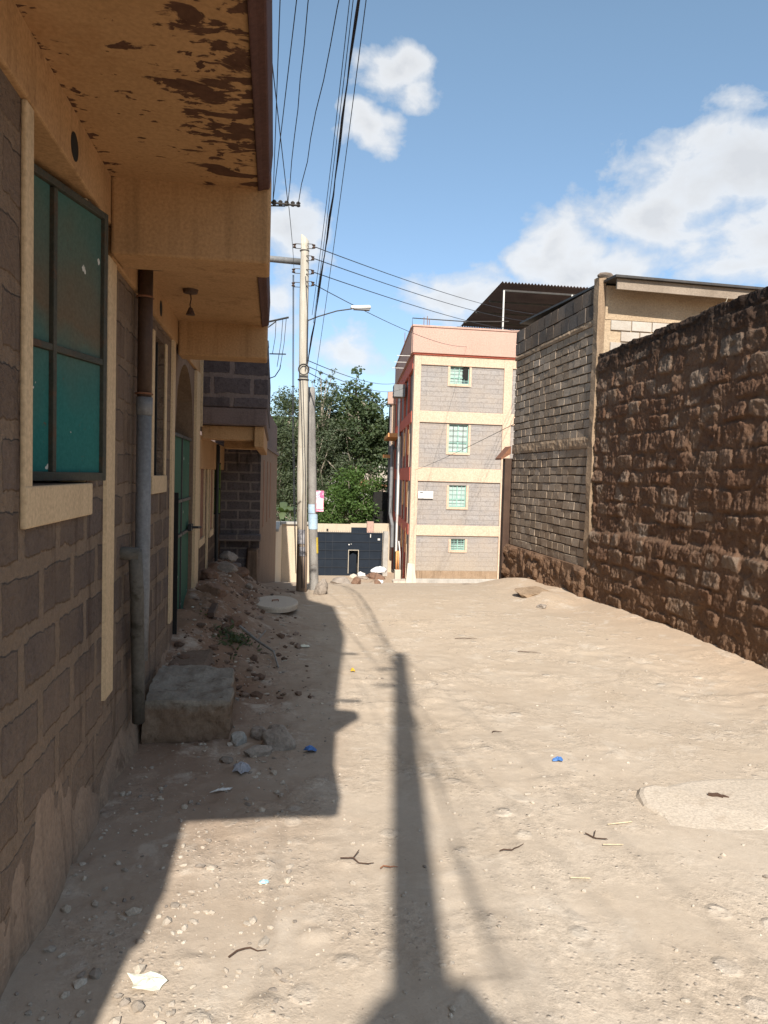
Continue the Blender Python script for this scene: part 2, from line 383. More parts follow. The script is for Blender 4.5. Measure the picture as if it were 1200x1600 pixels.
def ground_mesh():
    def axis(segs):
        out = []
        for a, b, s0, s1 in segs:
            p = a
            while p < b-1e-6:
                out.append(p); t = (p-a)/(b-a); p += s0+(s1-s0)*t
        out.append(segs[-1][1]); return np.array(out)
    xs = axis([(-400,-60,40,20),(-60,-6,8,1),(-6,-1,.8,.06),(-1,3.2,.024,.024),(3.2,5.2,.03,.1),(5.2,16,.2,2),(16,80,4,10),(80,500,20,60)])
    ys = axis([(-200,-12,30,4),(-12,1.2,2,.2),(1.2,3.2,.02,.02),(3.2,7,.022,.035),(7,14,.04,.12),(14,45,.18,.9),(45,120,2,8),(120,900,15,60)])
    X, Y = np.meshgrid(xs, ys); Z = gz(X, Y)
    nx, ny = len(xs), len(ys)
    V = np.stack([X.ravel(), Y.ravel(), Z.ravel()], 1)
    idx = np.arange(nx*ny).reshape(ny, nx)
    F = np.stack([idx[:-1,:-1].ravel(), idx[:-1,1:].ravel(), idx[1:,1:].ravel(), idx[1:,:-1].ravel()], 1)
    me = bpy.data.meshes.new('dirt_road')
    me.vertices.add(len(V)); me.vertices.foreach_set('co', V.ravel())
    me.loops.add(F.size); me.loops.foreach_set('vertex_index', F.ravel().astype(np.int32))
    me.polygons.add(len(F)); me.polygons.foreach_set('loop_start', np.arange(0, F.size, 4, dtype=np.int32))
    me.update(calc_edges=True); me.validate()
    me.polygons.foreach_set('use_smooth', np.ones(len(F), bool))
    o = bpy.data.objects.new('dirt_road', me); COL.objects.link(o)
    tag(o, 'pale dry dirt road strewn with gravel between house fronts and stone wall', 'dirt road', kind='structure')
    return o
def groundmat():
    m, nt, bs, out = newmat('dry_earth')
    v = coords(nt)
    n0 = noise(nt, v, .35, 5, .6); n1 = noise(nt, v, 1.6, 7, .65); n2 = noise(nt, v, 26, 6, .7); n3 = noise(nt, v, 120, 3, .7)
    col = ramp(nt, n1, [(.3, (.405,.325,.245)), (.5, (.44,.362,.282)), (.72, (.475,.40,.32))])
    sep = N(nt, 'SeparateXYZ'); L(nt, v, sep.inputs[0])
    trk = noise(nt, coords(nt, (1.5, .16, 1)), 1.4, 4, .55)
    col = mix(nt, ramp(nt, trk, [(.42, 0), (.6, .5)]), col, (.40,.325,.25))
    # redder earth further down the road, along the wall and on the rubble bank
    mr = N(nt, 'MapRange'); mr.inputs['From Min'].default_value = 4.5; mr.inputs['From Max'].default_value = 11
    L(nt, math_(nt, 'ADD', sep.outputs[1], math_(nt, 'MULTIPLY', n0, 3)), mr.inputs['Value'])
    col = mix(nt, math_(nt, 'MULTIPLY', mr.outputs[0], .55), col, (.43,.33,.235))
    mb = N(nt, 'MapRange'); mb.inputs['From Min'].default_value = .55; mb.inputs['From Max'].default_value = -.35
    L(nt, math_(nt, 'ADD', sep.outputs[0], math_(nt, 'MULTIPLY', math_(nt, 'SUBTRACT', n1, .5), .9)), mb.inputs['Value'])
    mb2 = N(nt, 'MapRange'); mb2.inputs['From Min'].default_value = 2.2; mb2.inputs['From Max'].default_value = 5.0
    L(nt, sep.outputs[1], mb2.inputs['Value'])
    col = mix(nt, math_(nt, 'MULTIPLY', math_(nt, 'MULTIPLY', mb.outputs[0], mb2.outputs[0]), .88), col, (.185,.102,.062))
    mw = N(nt, 'MapRange'); mw.inputs['From Min'].default_value = 3.1; mw.inputs['From Max'].default_value = 4.2
    L(nt, math_(nt, 'ADD', sep.outputs[0], math_(nt, 'MULTIPLY', math_(nt, 'SUBTRACT', n1, .5), 1.2)), mw.inputs['Value'])
    col = mix(nt, math_(nt, 'MULTIPLY', mw.outputs[0], .6), col, (.43,.305,.205))
    # pale compacted patches and darker gravel pockets
    col = mix(nt, ramp(nt, noise(nt, v, 3.1, 8, .7, .5), [(.56, 0), (.66, .55)]), col, (.52,.445,.362))
    vo = N(nt, 'TexVoronoi'); vo.inputs['Scale'].default_value = 34; L(nt, v, vo.inputs['Vector'])
    peb = ramp(nt, vo.outputs['Distance'], [(.12, 1), (.3, 0)])
    pm = ramp(nt, noise(nt, v, 2.2, 4, .6), [(.45, 0), (.62, 1)])
    wn = N(nt, 'SeparateColor'); L(nt, vo.outputs['Color'], wn.inputs[0])
    pf = math_(nt, 'MULTIPLY', math_(nt, 'MULTIPLY', peb, pm), ramp(nt, wn.outputs[0], [(.45, 0), (.5, 1)]))
    col = mix(nt, math_(nt, 'MULTIPLY', pf, .6), col, mix(nt, wn.outputs[1], (.26,.215,.175), (.50,.44,.37)))
    # larger half-buried stones worn level with the surface
    vb = N(nt, 'TexVoronoi'); vb.inputs['Scale'].default_value = 7; L(nt, v, vb.inputs['Vector'])
    wb = N(nt, 'SeparateColor'); L(nt, vb.outputs['Color'], wb.inputs[0])
    sf = math_(nt, 'MULTIPLY', ramp(nt, vb.outputs['Distance'], [(.25, 1), (.36, 0)]), ramp(nt, wb.outputs[0], [(.6, 0), (.64, 1)]))
    sf = math_(nt, 'MULTIPLY', sf, pm)
    col = mix(nt, math_(nt, 'MULTIPLY', sf, .45), col, mix(nt, wb.outputs[1], (.42,.36,.30), (.52,.47,.40)))
    of = math_(nt, 'ADD', .10, math_(nt, 'MULTIPLY', pm, .32))
    col = mix(nt, of, col, ramp(nt, n2, [(.25, .22), (.75, .85)]), 'OVERLAY')
    col = mix(nt, math_(nt, 'MULTIPLY', of, .6), col, ramp(nt, n3, [(.25, .2), (.75, .9)]), 'OVERLAY')
    gv = noise(nt, v, .02, 3, .5)     # far valley is covered in scrub
    mf = N(nt, 'MapRange'); mf.inputs['From Min'].default_value = 46; mf.inputs['From Max'].default_value = 60
    L(nt, sep.outputs[1], mf.inputs['Value'])
    col = mix(nt, mf.outputs[0], col, mix(nt, n1, (.05,.08,.03), (.10,.12,.05)))
    L(nt, col, bs.inputs['Base Color']); bs.inputs['Roughness'].default_value = .97; bs.inputs['Specular IOR Level'].default_value = .1
    h = math_(nt, 'ADD', math_(nt, 'MULTIPLY', math_(nt, 'ADD', math_(nt, 'MULTIPLY', n2, .9), math_(nt, 'MULTIPLY', n3, .3)), math_(nt, 'ADD', .35, math_(nt, 'MULTIPLY', pm, .75))), math_(nt, 'ADD', math_(nt, 'MULTIPLY', pf, .6), math_(nt, 'MULTIPLY', sf, .9)))
    bump(nt, bs, h, .65, .014)
    return m
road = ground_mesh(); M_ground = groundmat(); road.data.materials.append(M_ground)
def G(x, y): return float(gz(np.array([x]), np.array([y]))[0])

# loose gravel: uncountable
def gravel(name, label, mat, n, area, smin, smax, seed, dens=None):
    r = random.Random(seed); vs = []; fs = []
    bm = bmesh.new(); bmesh.ops.create_icosphere(bm, subdivisions=1, radius=1); bm.verts.index_update()
    bv = [v.co.copy() for v in bm.verts]; bf = [tuple(v.index for v in f.verts) for f in bm.faces]; bm.free()
    pts = []
    while len(pts) < n:
        x = r.uniform(area[0], area[1]); y = area[2]+(area[3]-area[2])*r.random()**1.7
        if dens and r.random() > dens(x, y): continue
        pts.append((x, y))
    zz = gz(np.array([p[0] for p in pts]), np.array([p[1] for p in pts]))
    for (x, y), z in zip(pts, zz):
        s = smin*(smax/smin)**(r.random()**2.6)
        a = r.random()*6.28; ca, sa = math.cos(a), math.sin(a); ex, ey, ez = s*r.uniform(.8,1.5), s*r.uniform(.6,1.1), s*r.uniform(.4,.8)
        k = len(vs)
        for p in bv:
            q = 1+r.uniform(-.28,.22); px, py, pz = p.x*ex*q, p.y*ey*q, p.z*ez*q
            vs.append((x+px*ca-py*sa, y+px*sa+py*ca, z+pz+ez*.25))
        fs += [tuple(i+k for i in f) for f in bf]
    mb = MB(); mb.v = vs; mb.f = fs
    o = mb.build(name, mat, None); tag(o, label, 'gravel', kind='stuff'); return o
def gravelmat():
    m, nt, bs, out = newmat('gravel_stone'); g = N(nt, 'NewGeometry'); v = coords(nt)
    col = ramp(nt, g.outputs['Random Per Island'], [(0, (.20,.165,.135)), (.4, (.36,.305,.245)), (.85,(.42,.355,.28)), (1, (.48,.42,.345))])
    col = mix(nt, .4, col, ramp(nt, noise(nt, v, 150, 3, .6), [(.25,.25),(.75,.9)]), 'OVERLAY')
    L(nt, col, bs.inputs['Base Color']); bs.inputs['Roughness'].default_value = .95; return m
def gravelmat2():
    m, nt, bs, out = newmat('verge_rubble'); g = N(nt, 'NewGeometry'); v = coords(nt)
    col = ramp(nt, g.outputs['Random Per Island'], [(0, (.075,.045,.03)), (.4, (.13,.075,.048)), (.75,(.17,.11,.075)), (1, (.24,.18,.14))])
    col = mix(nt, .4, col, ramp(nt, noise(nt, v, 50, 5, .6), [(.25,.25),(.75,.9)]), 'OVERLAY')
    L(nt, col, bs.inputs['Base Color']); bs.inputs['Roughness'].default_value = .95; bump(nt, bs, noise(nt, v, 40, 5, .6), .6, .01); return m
M_rubble = gravelmat2()
M_gravel = gravelmat()
_dn = lambda x, y: .25+.75*float(sstep(-.15,.45,fbm(np.array([x*.9+70]),np.array([y*.9+17]),2))[0])
gravel('gravel', 'small loose gravel and pebbles scattered over the sunlit dirt road', M_gravel, 3600, (-.75, 3.6, 1.5, 8.5), .0022, .014, 5, _dn)
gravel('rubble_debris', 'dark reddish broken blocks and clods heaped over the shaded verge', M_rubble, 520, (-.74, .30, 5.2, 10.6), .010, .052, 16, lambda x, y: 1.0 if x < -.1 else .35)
gravel('gravel', 'coarse broken stone and clods along the shaded foot of the house wall', M_gravel, 1100, (-.74, .12, 2.0, 9.5), .004, .024, 6)

# ------------------------------------------------------------------ ochre block house (near left)
WX = -.79
house = thing('block_house', (-2.4, 3.7, 0), 'shaded ochre and grey block house with flaking overhang nearest on the left', 'house')
TH = .26
M_archplaster = weathered('brown_arch_plaster', (.15,.095,.06), (.20,.13,.085), (.10,.06,.038), 3, .9, .3, .4, .008, 60, .4)
wb_ = MB(); ar_ = MB()
def wslab(y0, y1, z0, z1, mb=wb_): mb.box(WX-TH, WX, y0, y1, z0, z1)
Y0 = -.92; YC = -.27; YE = 7.72; ZB = 2.58
ZN = 2.72
wslab(Y0, 2.53, -.4, ZN); wslab(2.53, 3.30, -.4, 1.535)
wslab(3.30, 3.66, -.4, ZN); wslab(3.66, 4.97, -.4, ZB); wslab(4.97, 5.45, -.4, 1.56); wslab(4.97, 5.45, 2.48, ZB); wslab(5.45, 6.08, -.4, ZB); wslab(7.46, YE, -.4, ZB); wslab(7.36, 7.46, -.4, ZB, ar_)
wslab(6.08, 7.36, -.4, .22)
ARC = []
for k in range(13):
    t = k/12; yy = 6.08+1.28*t; ARC.append((yy, 1.92+.60*math.sqrt(max(0, 1-(2*t-1)**2))))
for k in range(12):
    (ya, za), (yb, zb) = ARC[k], ARC[k+1]
    ar_.hexa([(WX-TH,ya,za),(WX,ya,za),(WX,yb,zb),(WX-TH,yb,zb),(WX-TH,ya,ZB),(WX,ya,ZB),(WX,yb,ZB),(WX-TH,yb,ZB)])
wb_.box(-6, WX-TH-.002, Y0, Y0+.25, -.4, 3.0); wb_.box(-6, -5.75, Y0+.25, YE, -.4, 3.0); wb_.box(-5.75, WX-TH-.002, YE-.25, YE, -.4, 3.0)
wb_.build('wall', M_leftwall, house); ar_.build('arch_surround', M_archplaster, house)
# smeared plaster skirting with a broken lower edge
ys = np.arange(Y0, 6.05, .03); zs = np.linspace(0, 1, 20)
sk = MB(); vs = []; fs = []
for i, y in enumerate(ys):
    top = .34+.30*float(fbm(np.array([y*1.1]), np.array([3.3]), 3)[0])+.05*float(fbm(np.array([y*6]), np.array([1.3]), 3)[0])
    for j, t in enumerate(zs):
        zz = -.15+(top+.15)*t
        o = (.026+.028*float(fbm(np.array([y*2.6]), np.array([zz*2.6]), 3)[0]))*min(1,(1-t)*1.6)+.012*float(fbm(np.array([y*9]), np.array([zz*6]), 3)[0])*min(1,(1-t)*5)
        vs.append((WX-.006+o, y, zz))
n = len(zs)
for i in range(len(ys)-1):
    for j in range(n-1): fs.append((i*n+j, (i+1)*n+j, (i+1)*n+j+1, i*n+j+1))
sk.add(vs, fs)
M_skirt = weathered('earthy_render', (.275,.19,.13), (.335,.235,.165), (.14,.085,.056), 2.6, .95, .34, .8, .02, 50, .6)
sk.build('plaster_skirting', M_skirt, house, smooth=True)
# ring beam above the openings, beam soffits, canopy slab
OX = -.05
rb = MB(); rb.box(WX-.26, WX+.022, Y0, 3.66, ZN, 3.02); rb.box(WX-.20, WX+.022, 3.66, YE, ZB, 3.02); rb.build('ring_beam', M_plaster, house, bevel=.008)
can = MB(); can.box(WX+.022, OX-.055, YC, 3.60, 2.93, 3.07); can.build('canopy_soffit', M_soffit, house)
can = MB(); can.box(WX+.022, OX-.055, 3.86, 6.02, 2.76, 2.90); can.build('canopy_soffit', M_plaster, house)
lip = MB()
lip.prism([(OX-.055,2.915),(OX-.03,2.925),(OX,2.93),(OX+.012,3.10),(OX-.02,3.12),(OX-.055,3.12)], 'y', YC, 3.60)
lip.prism([(OX-.075,2.745),(OX-.05,2.755),(OX-.02,2.76),(OX-.012,2.95),(OX-.075,2.95)], 'y', 3.86, 6.0)
lip.split('canopy_edge', M_lip, house, bevel=.008)
for (ya, yb, zb, zt) in ((3.60, 3.86, 2.585, 3.07), (6.0, 6.24, 2.50, 2.95)):
    b = MB(); b.box(WX+.022, OX+(.004 if ya < 4 else -.03), ya, yb, zb, zt); b.split('beam', M_plaster, house, bevel=.014)
b = MB(); b.box(WX+.022, OX-.004, .55, .80, 2.62, 2.929); b.split('beam', M_plaster, house, bevel=.012)
# unseen: parapet raised to shade the balcony, added tall block shaping the house shadow
up = MB(); up.box(WX-.2, OX-.03, YC, 6.24, 3.121, 4.15); up.box(-5.9, WX-.2, Y0, YE, 3.03, 3.72)
up.split('parapet', M_b3top, house, bevel=.01)
st = MB(); st.prism([(OX-.04,4.152),(OX-.0,6.0),(OX-.06,6.65),(-.75,7.45),(-2.6,8.0),(-2.6,4.152)], 'y', YC-.001, YC+.9)
st.prism([(OX-.04,3.80),(OX+.12,4.02),(OX+.10,4.06),(OX-.04,4.10)], 'y', YC+.02, YC+.12); st.box(OX-.02, OX+.14, YC+.1, YC+.13, 4.22, 4.25); st.box(OX-.02, OX+.13, YC+.1, YC+.13, 5.35, 5.39)
st.build('shadow_block', M_plaster, house)  # added out of view, its outline cut to the wanted shadow edge
b = MB(); b.lathe((OX+.01, 2.05, 3.0), [(.03,0),(.036,.02),(.036,.09),(.026,.10),(.026,.13)], 12, 'x'); b.split('spout', M_rust, house)
# columns (flat painted strips) and trims
col = MB()
col.prism([(WX,3.60),(WX+.016,3.605),(WX+.016,3.775),(WX,3.78)], 'z', .50, ZB-.002)
col.prism([(WX,5.80),(WX+.016,5.805),(WX+.016,5.945),(WX,5.95)], 'z', .42, ZB)
col.split('pilaster', M_creamtrim, house)
# window with one teal leaf standing ajar
win = MB()
win.box(WX, WX+.018, 2.455, 2.53, 1.40, ZN); win.box(WX, WX+.022, 2.456, 3.31, 1.40, 1.535)
win.box(WX-.24, WX-.002, 2.531, 2.56, 1.537, 2.715); win.box(WX-.24, WX-.002, 3.27, 3.299, 1.537, 2.715)
w1 = win.build('window', M_creamtrim, house, bevel=.006); w1['label'] = 'near window with faded teal steel leaf ajar'
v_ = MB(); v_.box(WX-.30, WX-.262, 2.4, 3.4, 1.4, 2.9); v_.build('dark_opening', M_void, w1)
# leaf frame: hinge near side, swung out
hA = Vector((-.955, 2.70)); hB = Vector((-.752, 3.395)); dd = (hB-hA); wl = dd.length; dd.normalize(); nn = Vector((dd.y, -dd.x))
def leafxf(u, w, z): p = hA+dd*u+nn*w; return (p.x, p.y, z)
zb, zt = 1.545, 2.69
f = MB(leafxf)
for (u0, u1, z0, z1) in ((0,.028,zb,zt),(wl-.03,wl,zb,zt),(.028,wl-.03,zb,zb+.035),(.028,wl-.03,zt-.028,zt),(wl*.46-.012,wl*.46+.012,zb+.035,zt-.035)):
    f.box(u0, u1, -.012, .022, z0, z1)
zm = 2.055
f.box(.028, wl*.46-.012, -.010, .019, zm-.013, zm+.013); f.box(wl*.46+.012, wl-.03, -.010, .019, zm-.013, zm+.013)
M_leafframe = weathered('rusted_teal_frame', (.04,.042,.032), (.062,.054,.038), (.075,.046,.028), 6, .7, .4, .3, .004, 70)
f.split('leaf_frame', M_leafframe, w1, bevel=.003)
for (u0, u1) in ((.03, wl*.46-.015), (wl*.46+.015, wl-.03)):
    for (z0, z1) in ((zb+.03, zm-.015), (zm+.015, zt-.03)):
        p = MB(leafxf); p.box(u0, u1, -.002, .004, z0, z1); p.build('sheet_pane', M_teal, w1)
# second, dark window
win = MB(); win.box(WX, WX+.014, 4.90, 4.97, 1.46, 2.49); win.box(WX, WX+.018, 4.90, 5.53, 1.44, 1.56); win.box(WX, WX+.014, 5.45, 5.52, 1.56, 2.49)
w2 = win.build('window', M_creamtrim, house, bevel=.005); w2['label'] = 'second window, dark and open'
v_ = MB(); v_.box(WX-.10, WX-.055, 4.971, 5.449, 1.561, 2.479); v_.build('dark_opening', M_void, w2)  # black panel set shallow in place of the unlit room
v_ = MB()
for k in range(4): v_.tube([(WX-.035, 5.05+.1*k, 1.56), (WX-.035, 5.05+.1*k, 2.48)], .006, 6)
v_.split('window_bars', M_blackiron, w2)
# arched green door
dr = MB(); XD = WX-.028; XT = WX-.2
dr.box(XD-.02, XD, 6.09, 6.72, .24, 1.90); dr.box(XD-.02, XD, 6.735, 7.35, .24, 1.90)
dr.prism([(y, z-.012) for y, z in ARC[1:-1]]+[(7.34,1.93),(6.10,1.93)], 'x', XT-.02, XT-.004)
door = dr.build('door', M_green, house, bevel=.004); door['label'] = 'green arched steel door'
f = MB()
for z in (.30, 1.02, 1.32, 1.88): f.box(XD+.001, XD+.018, 6.10, 6.715, z, z+.025); f.box(XD+.001, XD+.018, 6.74, 7.345, z, z+.025)
f.box(XD-.01, XD+.012, 6.721, 6.734, .24, 1.9)
f.split('door_rail', M_darkmetal, door)
f = MB(); f.tube([(XD+.02,7.20,1.06),(XD+.10,7.22,1.06),(XD+.12,7.30,1.055)], .012, 8); f.box(XD+.02,XD+.05,7.12,7.30,1.03,1.09); f.split('bolt', M_blackiron, door)
v_ = MB(); v_.box(XD-.03, XD-.005, 6.082, 6.089, .24, 1.9); v_.box(XD+.001, XD+.06, 6.082, 6.10, .22, 1.42); v_.split('gap_shade', M_void, door)  # black strips painting the shade beside the ajar leaf
# end pier between the two houses
b = MB(); b.prism([(WX+.002,7.40),(WX+.03,7.40),(WX+.035,7.70),(WX+.002,7.70)], 'z', .2, 2.57)
b.build('end_pier', M_creamtrim, house)
# down pipe, soffit collar and slanted waste pipe
dp = MB(); dp.tube([(WX+.062,4.30,2.75),(WX+.062,4.30,1.95)], .040, 14); dpo = dp.split('downpipe', M_brownpipe, house, smooth=True)[0]; dpo['label'] = 'brown upper length of the downpipe'
dp = MB(); dp.tube([(WX+.062,4.30,1.949),(WX+.062,4.30,.95),(WX+.06,4.29,.52)], [.041,.042,.040], 14)
dp.tube([(WX+.062,4.30,2.0),(WX+.062,4.30,1.9)], .046, 14); dp.split('downpipe', M_grey, house, smooth=True)
dp = MB(); dp.lathe((WX+.10, 4.36, 2.735), [(.085,0),(.095,.008),(.09,.028)], 16); dp.build('drain_collar', M_blackiron, house)
dp = MB(); dp.tube([(WX-.05,4.02,1.16),(WX+.09,4.03,1.15)], .035, 12); dp.tube([(WX+.07,4.03,1.17),(WX+.075,4.08,.9),(WX+.06,4.22,.42),(WX+.06,4.25,.18)], .036, 12)
M_mossy = weathered('mossy_pipe', (.085,.076,.062), (.12,.105,.085), (.05,.042,.03), 4, .8, .4, .3, .006, 50, .5)
dp.split('waste_pipe', M_mossy, house, smooth=True)
dp = MB()
for z in (2.55, 2.02): dp.tube([(WX+.062-.046*math.cos(a), 4.30+.046*math.sin(a), z) for a in np.linspace(-2.6,2.6,14)], .006, 6)
dp.split('pipe_clip', M_rust, house)
# round vents under the canopy
b = MB()
for y in (2.88, 5.12):
    b.lathe((WX+.0235, y+(.1 if y < 4 else 0), 2.80 if y < 4 else 2.665), [(.052,-.01),(.052,.0)], 18, 'x')
b.split('vent_hole', M_void, house)
# dangling lamp holder
lh = MB(); lh.lathe((-.56, 4.95, 2.732), [(.012,0),(.045,.006),(.05,.028)], 14)
lh.tube([(-.56,4.95,2.735),(-.555,4.952,2.70),(-.562,4.95,2.665),(-.558,4.95,2.64)], .004, 6)
lh.lathe((-.558,4.95,2.60), [(.03,0),(.022,.02),(.012,.045)], 12)
lh.build('lamp_holder', M_brownpipe, house)
# step slab at the door foot belongs to the plinth
b = MB(); b.hexa([(-.76,5.55,.10),(-.44,5.55,.08),(-.36,6.30,.12),(-.76,6.35,.15),(-.76,5.55,.17),(-.50,5.56,.15),(-.46,6.28,.20),(-.76,6.33,.24)])
b.build('threshold', M_earthslab, house, bevel=.03)

# concrete step block by the wall
stp = MB(); st0 = (-.49, 4.75, 0)
stp.hexa([(-.735,4.44,-.05),(-.245,4.47,-.05),(-.24,5.24,-.05),(-.735,5.22,-.05),(-.74,4.42,.25),(-.235,4.45,.225),(-.26,5.20,.235),(-.74,5.18,.265)])
def stepmat():
    m, nt, bs, out = newmat('worn_step'); v = coords(nt); g = N(nt, 'NewGeometry'); sp_ = N(nt, 'SeparateXYZ'); L(nt, g.outputs['Position'], sp_.inputs[0])
    n1 = noise(nt, v, 5, 7, .65); n2 = noise(nt, v, 60, 4, .65); n3 = noise(nt, coords(nt, (22, 2.5, 5)), 1.5, 5, .6)
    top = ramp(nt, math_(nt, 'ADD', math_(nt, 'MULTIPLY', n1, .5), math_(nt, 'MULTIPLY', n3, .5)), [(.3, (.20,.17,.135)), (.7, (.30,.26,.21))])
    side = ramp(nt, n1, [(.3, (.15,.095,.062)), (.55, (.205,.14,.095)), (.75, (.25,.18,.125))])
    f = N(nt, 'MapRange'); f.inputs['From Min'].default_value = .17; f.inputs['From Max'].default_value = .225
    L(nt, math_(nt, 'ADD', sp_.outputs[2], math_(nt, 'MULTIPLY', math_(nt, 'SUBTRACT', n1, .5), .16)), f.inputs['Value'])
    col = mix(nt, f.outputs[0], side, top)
    col = mix(nt, ramp(nt, noise(nt, v, 8, 6, .7), [(.58, 0), (.66, .6)]), col, (.075,.045,.028))
    col = mix(nt, .3, col, ramp(nt, n2, [(.25,.25),(.75,.9)]), 'OVERLAY')
    L(nt, col, bs.inputs['Base Color']); bs.inputs['Roughness'].default_value = .95; bs.inputs['Specular IOR Level'].default_value = .12
    bump(nt, bs, math_(nt, 'ADD', n1, math_(nt, 'MULTIPLY', n2, .3)), .7, .02); return m
M_step = stepmat()
o = stp.build('concrete_step', M_step, None, origin=st0); 
sd = o.modifiers.new('sub', 'SUBSURF'); sd.subdivision_type = 'SIMPLE'; sd.levels = sd.render_levels = 5
tx = bpy.data.textures.new('step_noise', 'CLOUDS'); tx.noise_scale = .16; dm = o.modifiers.new('disp', 'DISPLACE'); dm.texture = tx; dm.strength = .07; dm.mid_level = .5
tag(o, 'worn grey concrete step block against the shaded house wall by the waste pipe', 'step')

# ------------------------------------------------------------------ second house: balcony of sooty blocks
h2 = thing('balcony_house', (-2.4, 9.6, .2), 'low house with sooty block balcony over an ochre beam past the green door', 'house')
b = MB(); b.box(WX-.25, WX-.01, 7.72, 11.5, -.6, 1.86)
b.build('wall', M_b2wall, h2)
b = MB(); b.box(WX-.01, WX+.03, 7.73, 11.45, 1.62, 1.97); b.box(-.62, -.20, 9.2, 9.5, 1.88, 2.075); b.box(-.22, -.12, 7.84, 11.3, 1.86, 2.075)
b.box(WX+.03, -.22, 7.9, 8.12, 1.93, 2.075); b.split('beam', M_plaster, h2, bevel=.01)
b = MB(); b.box(WX-.12, -.095, 7.80, 11.4, 2.078, 2.26); b.build('balcony_slab', M_b3top, h2, bevel=.015)
b = MB(); b.box(WX-.12, -.088, 7.79, 7.97, 2.262, 2.90); b.box(-.24, -.088, 7.972, 11.4, 2.262, 2.90)
b.split('balcony_parapet', M_b2par, h2, bevel=.012)
b = MB(); b.box(WX-.10, WX+.05, 7.74, 7.788, 2.05, 3.1); b.build('end_return', M_creamtrim, h2)
for (ya, yb) in ((8.05, 8.55), (9.35, 9.75)):
    b = MB(); b.box(WX-.008, WX+.012, ya-.07, ya, .86, 1.62); b.box(WX-.008, WX+.012, yb, yb+.07, .86, 1.62); b.box(WX-.008, WX+.016, ya-.07, yb+.07, .78, .86)
    w = b.build('window', M_creamtrim, h2); p = MB(); p.box(WX-.02, WX-.004, ya, yb, .86, 1.62); p.build('dark_opening', M_rust, w)
b = MB(); b.box(WX-.008, WX+.008, 8.95, 9.1, .3, 1.62); b.split('pilaster', M_creamtrim, h2)
b = MB()
b.hexa([(-.785,10.0,1.03),(-.715,9.97,1.03),(-.71,10.0,1.03),(-.785,10.03,1.03),(-.785,10.0,1.70),(-.715,9.97,1.70),(-.71,10.0,1.70),(-.785,10.03,1.70)])
sh = b.build('shutter', M_olive, h2); sh['label'] = 'bright green shutter leaf standing open'
b = MB(); b.box(-.79,-.705,9.955,9.968,1.36,1.375); b.box(-.79,-.705,9.955,9.968,1.03,1.05); b.box(-.79,-.705,9.955,9.968,1.69,1.71); b.split('shutter_rail', M_blackiron, sh)
b = MB(); b.tube([(-.745,9.9,1.95),(-.745,9.9,1.0),(-.74,9.9,.15)], .022, 8); b.box(-.775,-.715,9.88,9.93,1.70,1.93); b.split('conduit', M_blackiron, h2)
M_sootbox = M_blackiron

# third house: dark block front, brown plaster side running on down the hill
h3 = thing('lower_house', (-1.8, 14.5, -.5), 'narrow lower house with dark block end wall and streaked brown plaster side', 'house')
b = MB(); b.prism([(-.212,11.5),(.055,19.0),(-3.5,19.0),(-3.5,11.5)], 'z', -2.2, 2.02); b.build('wall', M_b3side, h3)
b = MB(); b.box(-3.5, -.214, 11.44, 11.498, -.6, 2.02); b.build('end_wall', M_b3, h3)
b = MB(); b.box(-3.5, -.185, 11.20, 11.438, .56, .66); b.build('ledge', M_b3, h3, bevel=.02)
b = MB(); b.prism([(-.20,11.47),(.10,19.05),(.02,19.05),(-3.4,19.05),(-3.4,11.47)], 'z', 2.022, 2.09); b.build('eave', M_b3top, h3)
b = MB(); b.prism([(-.22,11.55),(.04,18.9),(-3.4,18.9),(-3.4,11.55)], 'z', 2.092, 2.75); b.build('upper_storey', M_b3top, h3)
b = MB()
for k in range(3):
    y = 12.3+1.3*k; x = -.212+(y-11.5)*.0356
    b.hexa([(x-.02,y,.7),(x+.006,y,.7),(x+.016,y+.28,.7),(x-.01,y+.28,.7),(x-.02,y,1.8),(x+.006,y,1.8),(x+.016,y+.28,1.8),(x-.01,y+.28,1.8)])
b.split('slit_window', M_rust, h3)
b = MB(); b.hexa([(-.42,11.25,-.3),(-.22,11.2,-.3),(-.2,11.435,-.3),(-.42,11.435,-.3),(-.38,11.3,.42),(-.24,11.28,.42),(-.22,11.435,.45),(-.40,11.435,.45)]); b.build('buttress', M_b3side, h3, bevel=.02)

# cream boundary wall
cw = thing('boundary_wall', (.6, 22, -1.6), 'cream rendered boundary wall with coping behind the wooden pole', 'wall')
b = MB(); b.box(.25, 1.12, 22.0, 22.2, -2.6, .09); b.prism([(.06,19.1),(.245,22.0),(.245,22.2),(.05,22.2),(-.1,19.1)], 'z', -2.4, .09); b.split('wall_face', M_creamwall, cw)
b = MB(); b.box(.20, 1.16, 21.93, 22.27, .092, .16); b.prism([(.0,19.1),(.13,19.1),(.19,21.9),(.19,22.27),(.02,22.27)], 'z', .092, .16); b.split('coping', M_concrete, cw, bevel=.01)
# its far half carries on to the gate
cw2 = thing('boundary_wall', (1.9, 30, -2.5), 'low cream wall running downhill from the pole to the gate', 'wall')
b = MB(); b.prism([(1.0,22.21),(1.1,22.21),(1.98,37.9),(1.86,37.9)], 'z', -4.2, -1.55); b.split('wall_face', M_creamwall, cw2)
b = MB(); b.prism([(.96,22.21),(1.12,22.21),(2.0,37.9),(1.82,37.9)], 'z', -1.548, -1.49); b.split('coping', M_concrete, cw2)

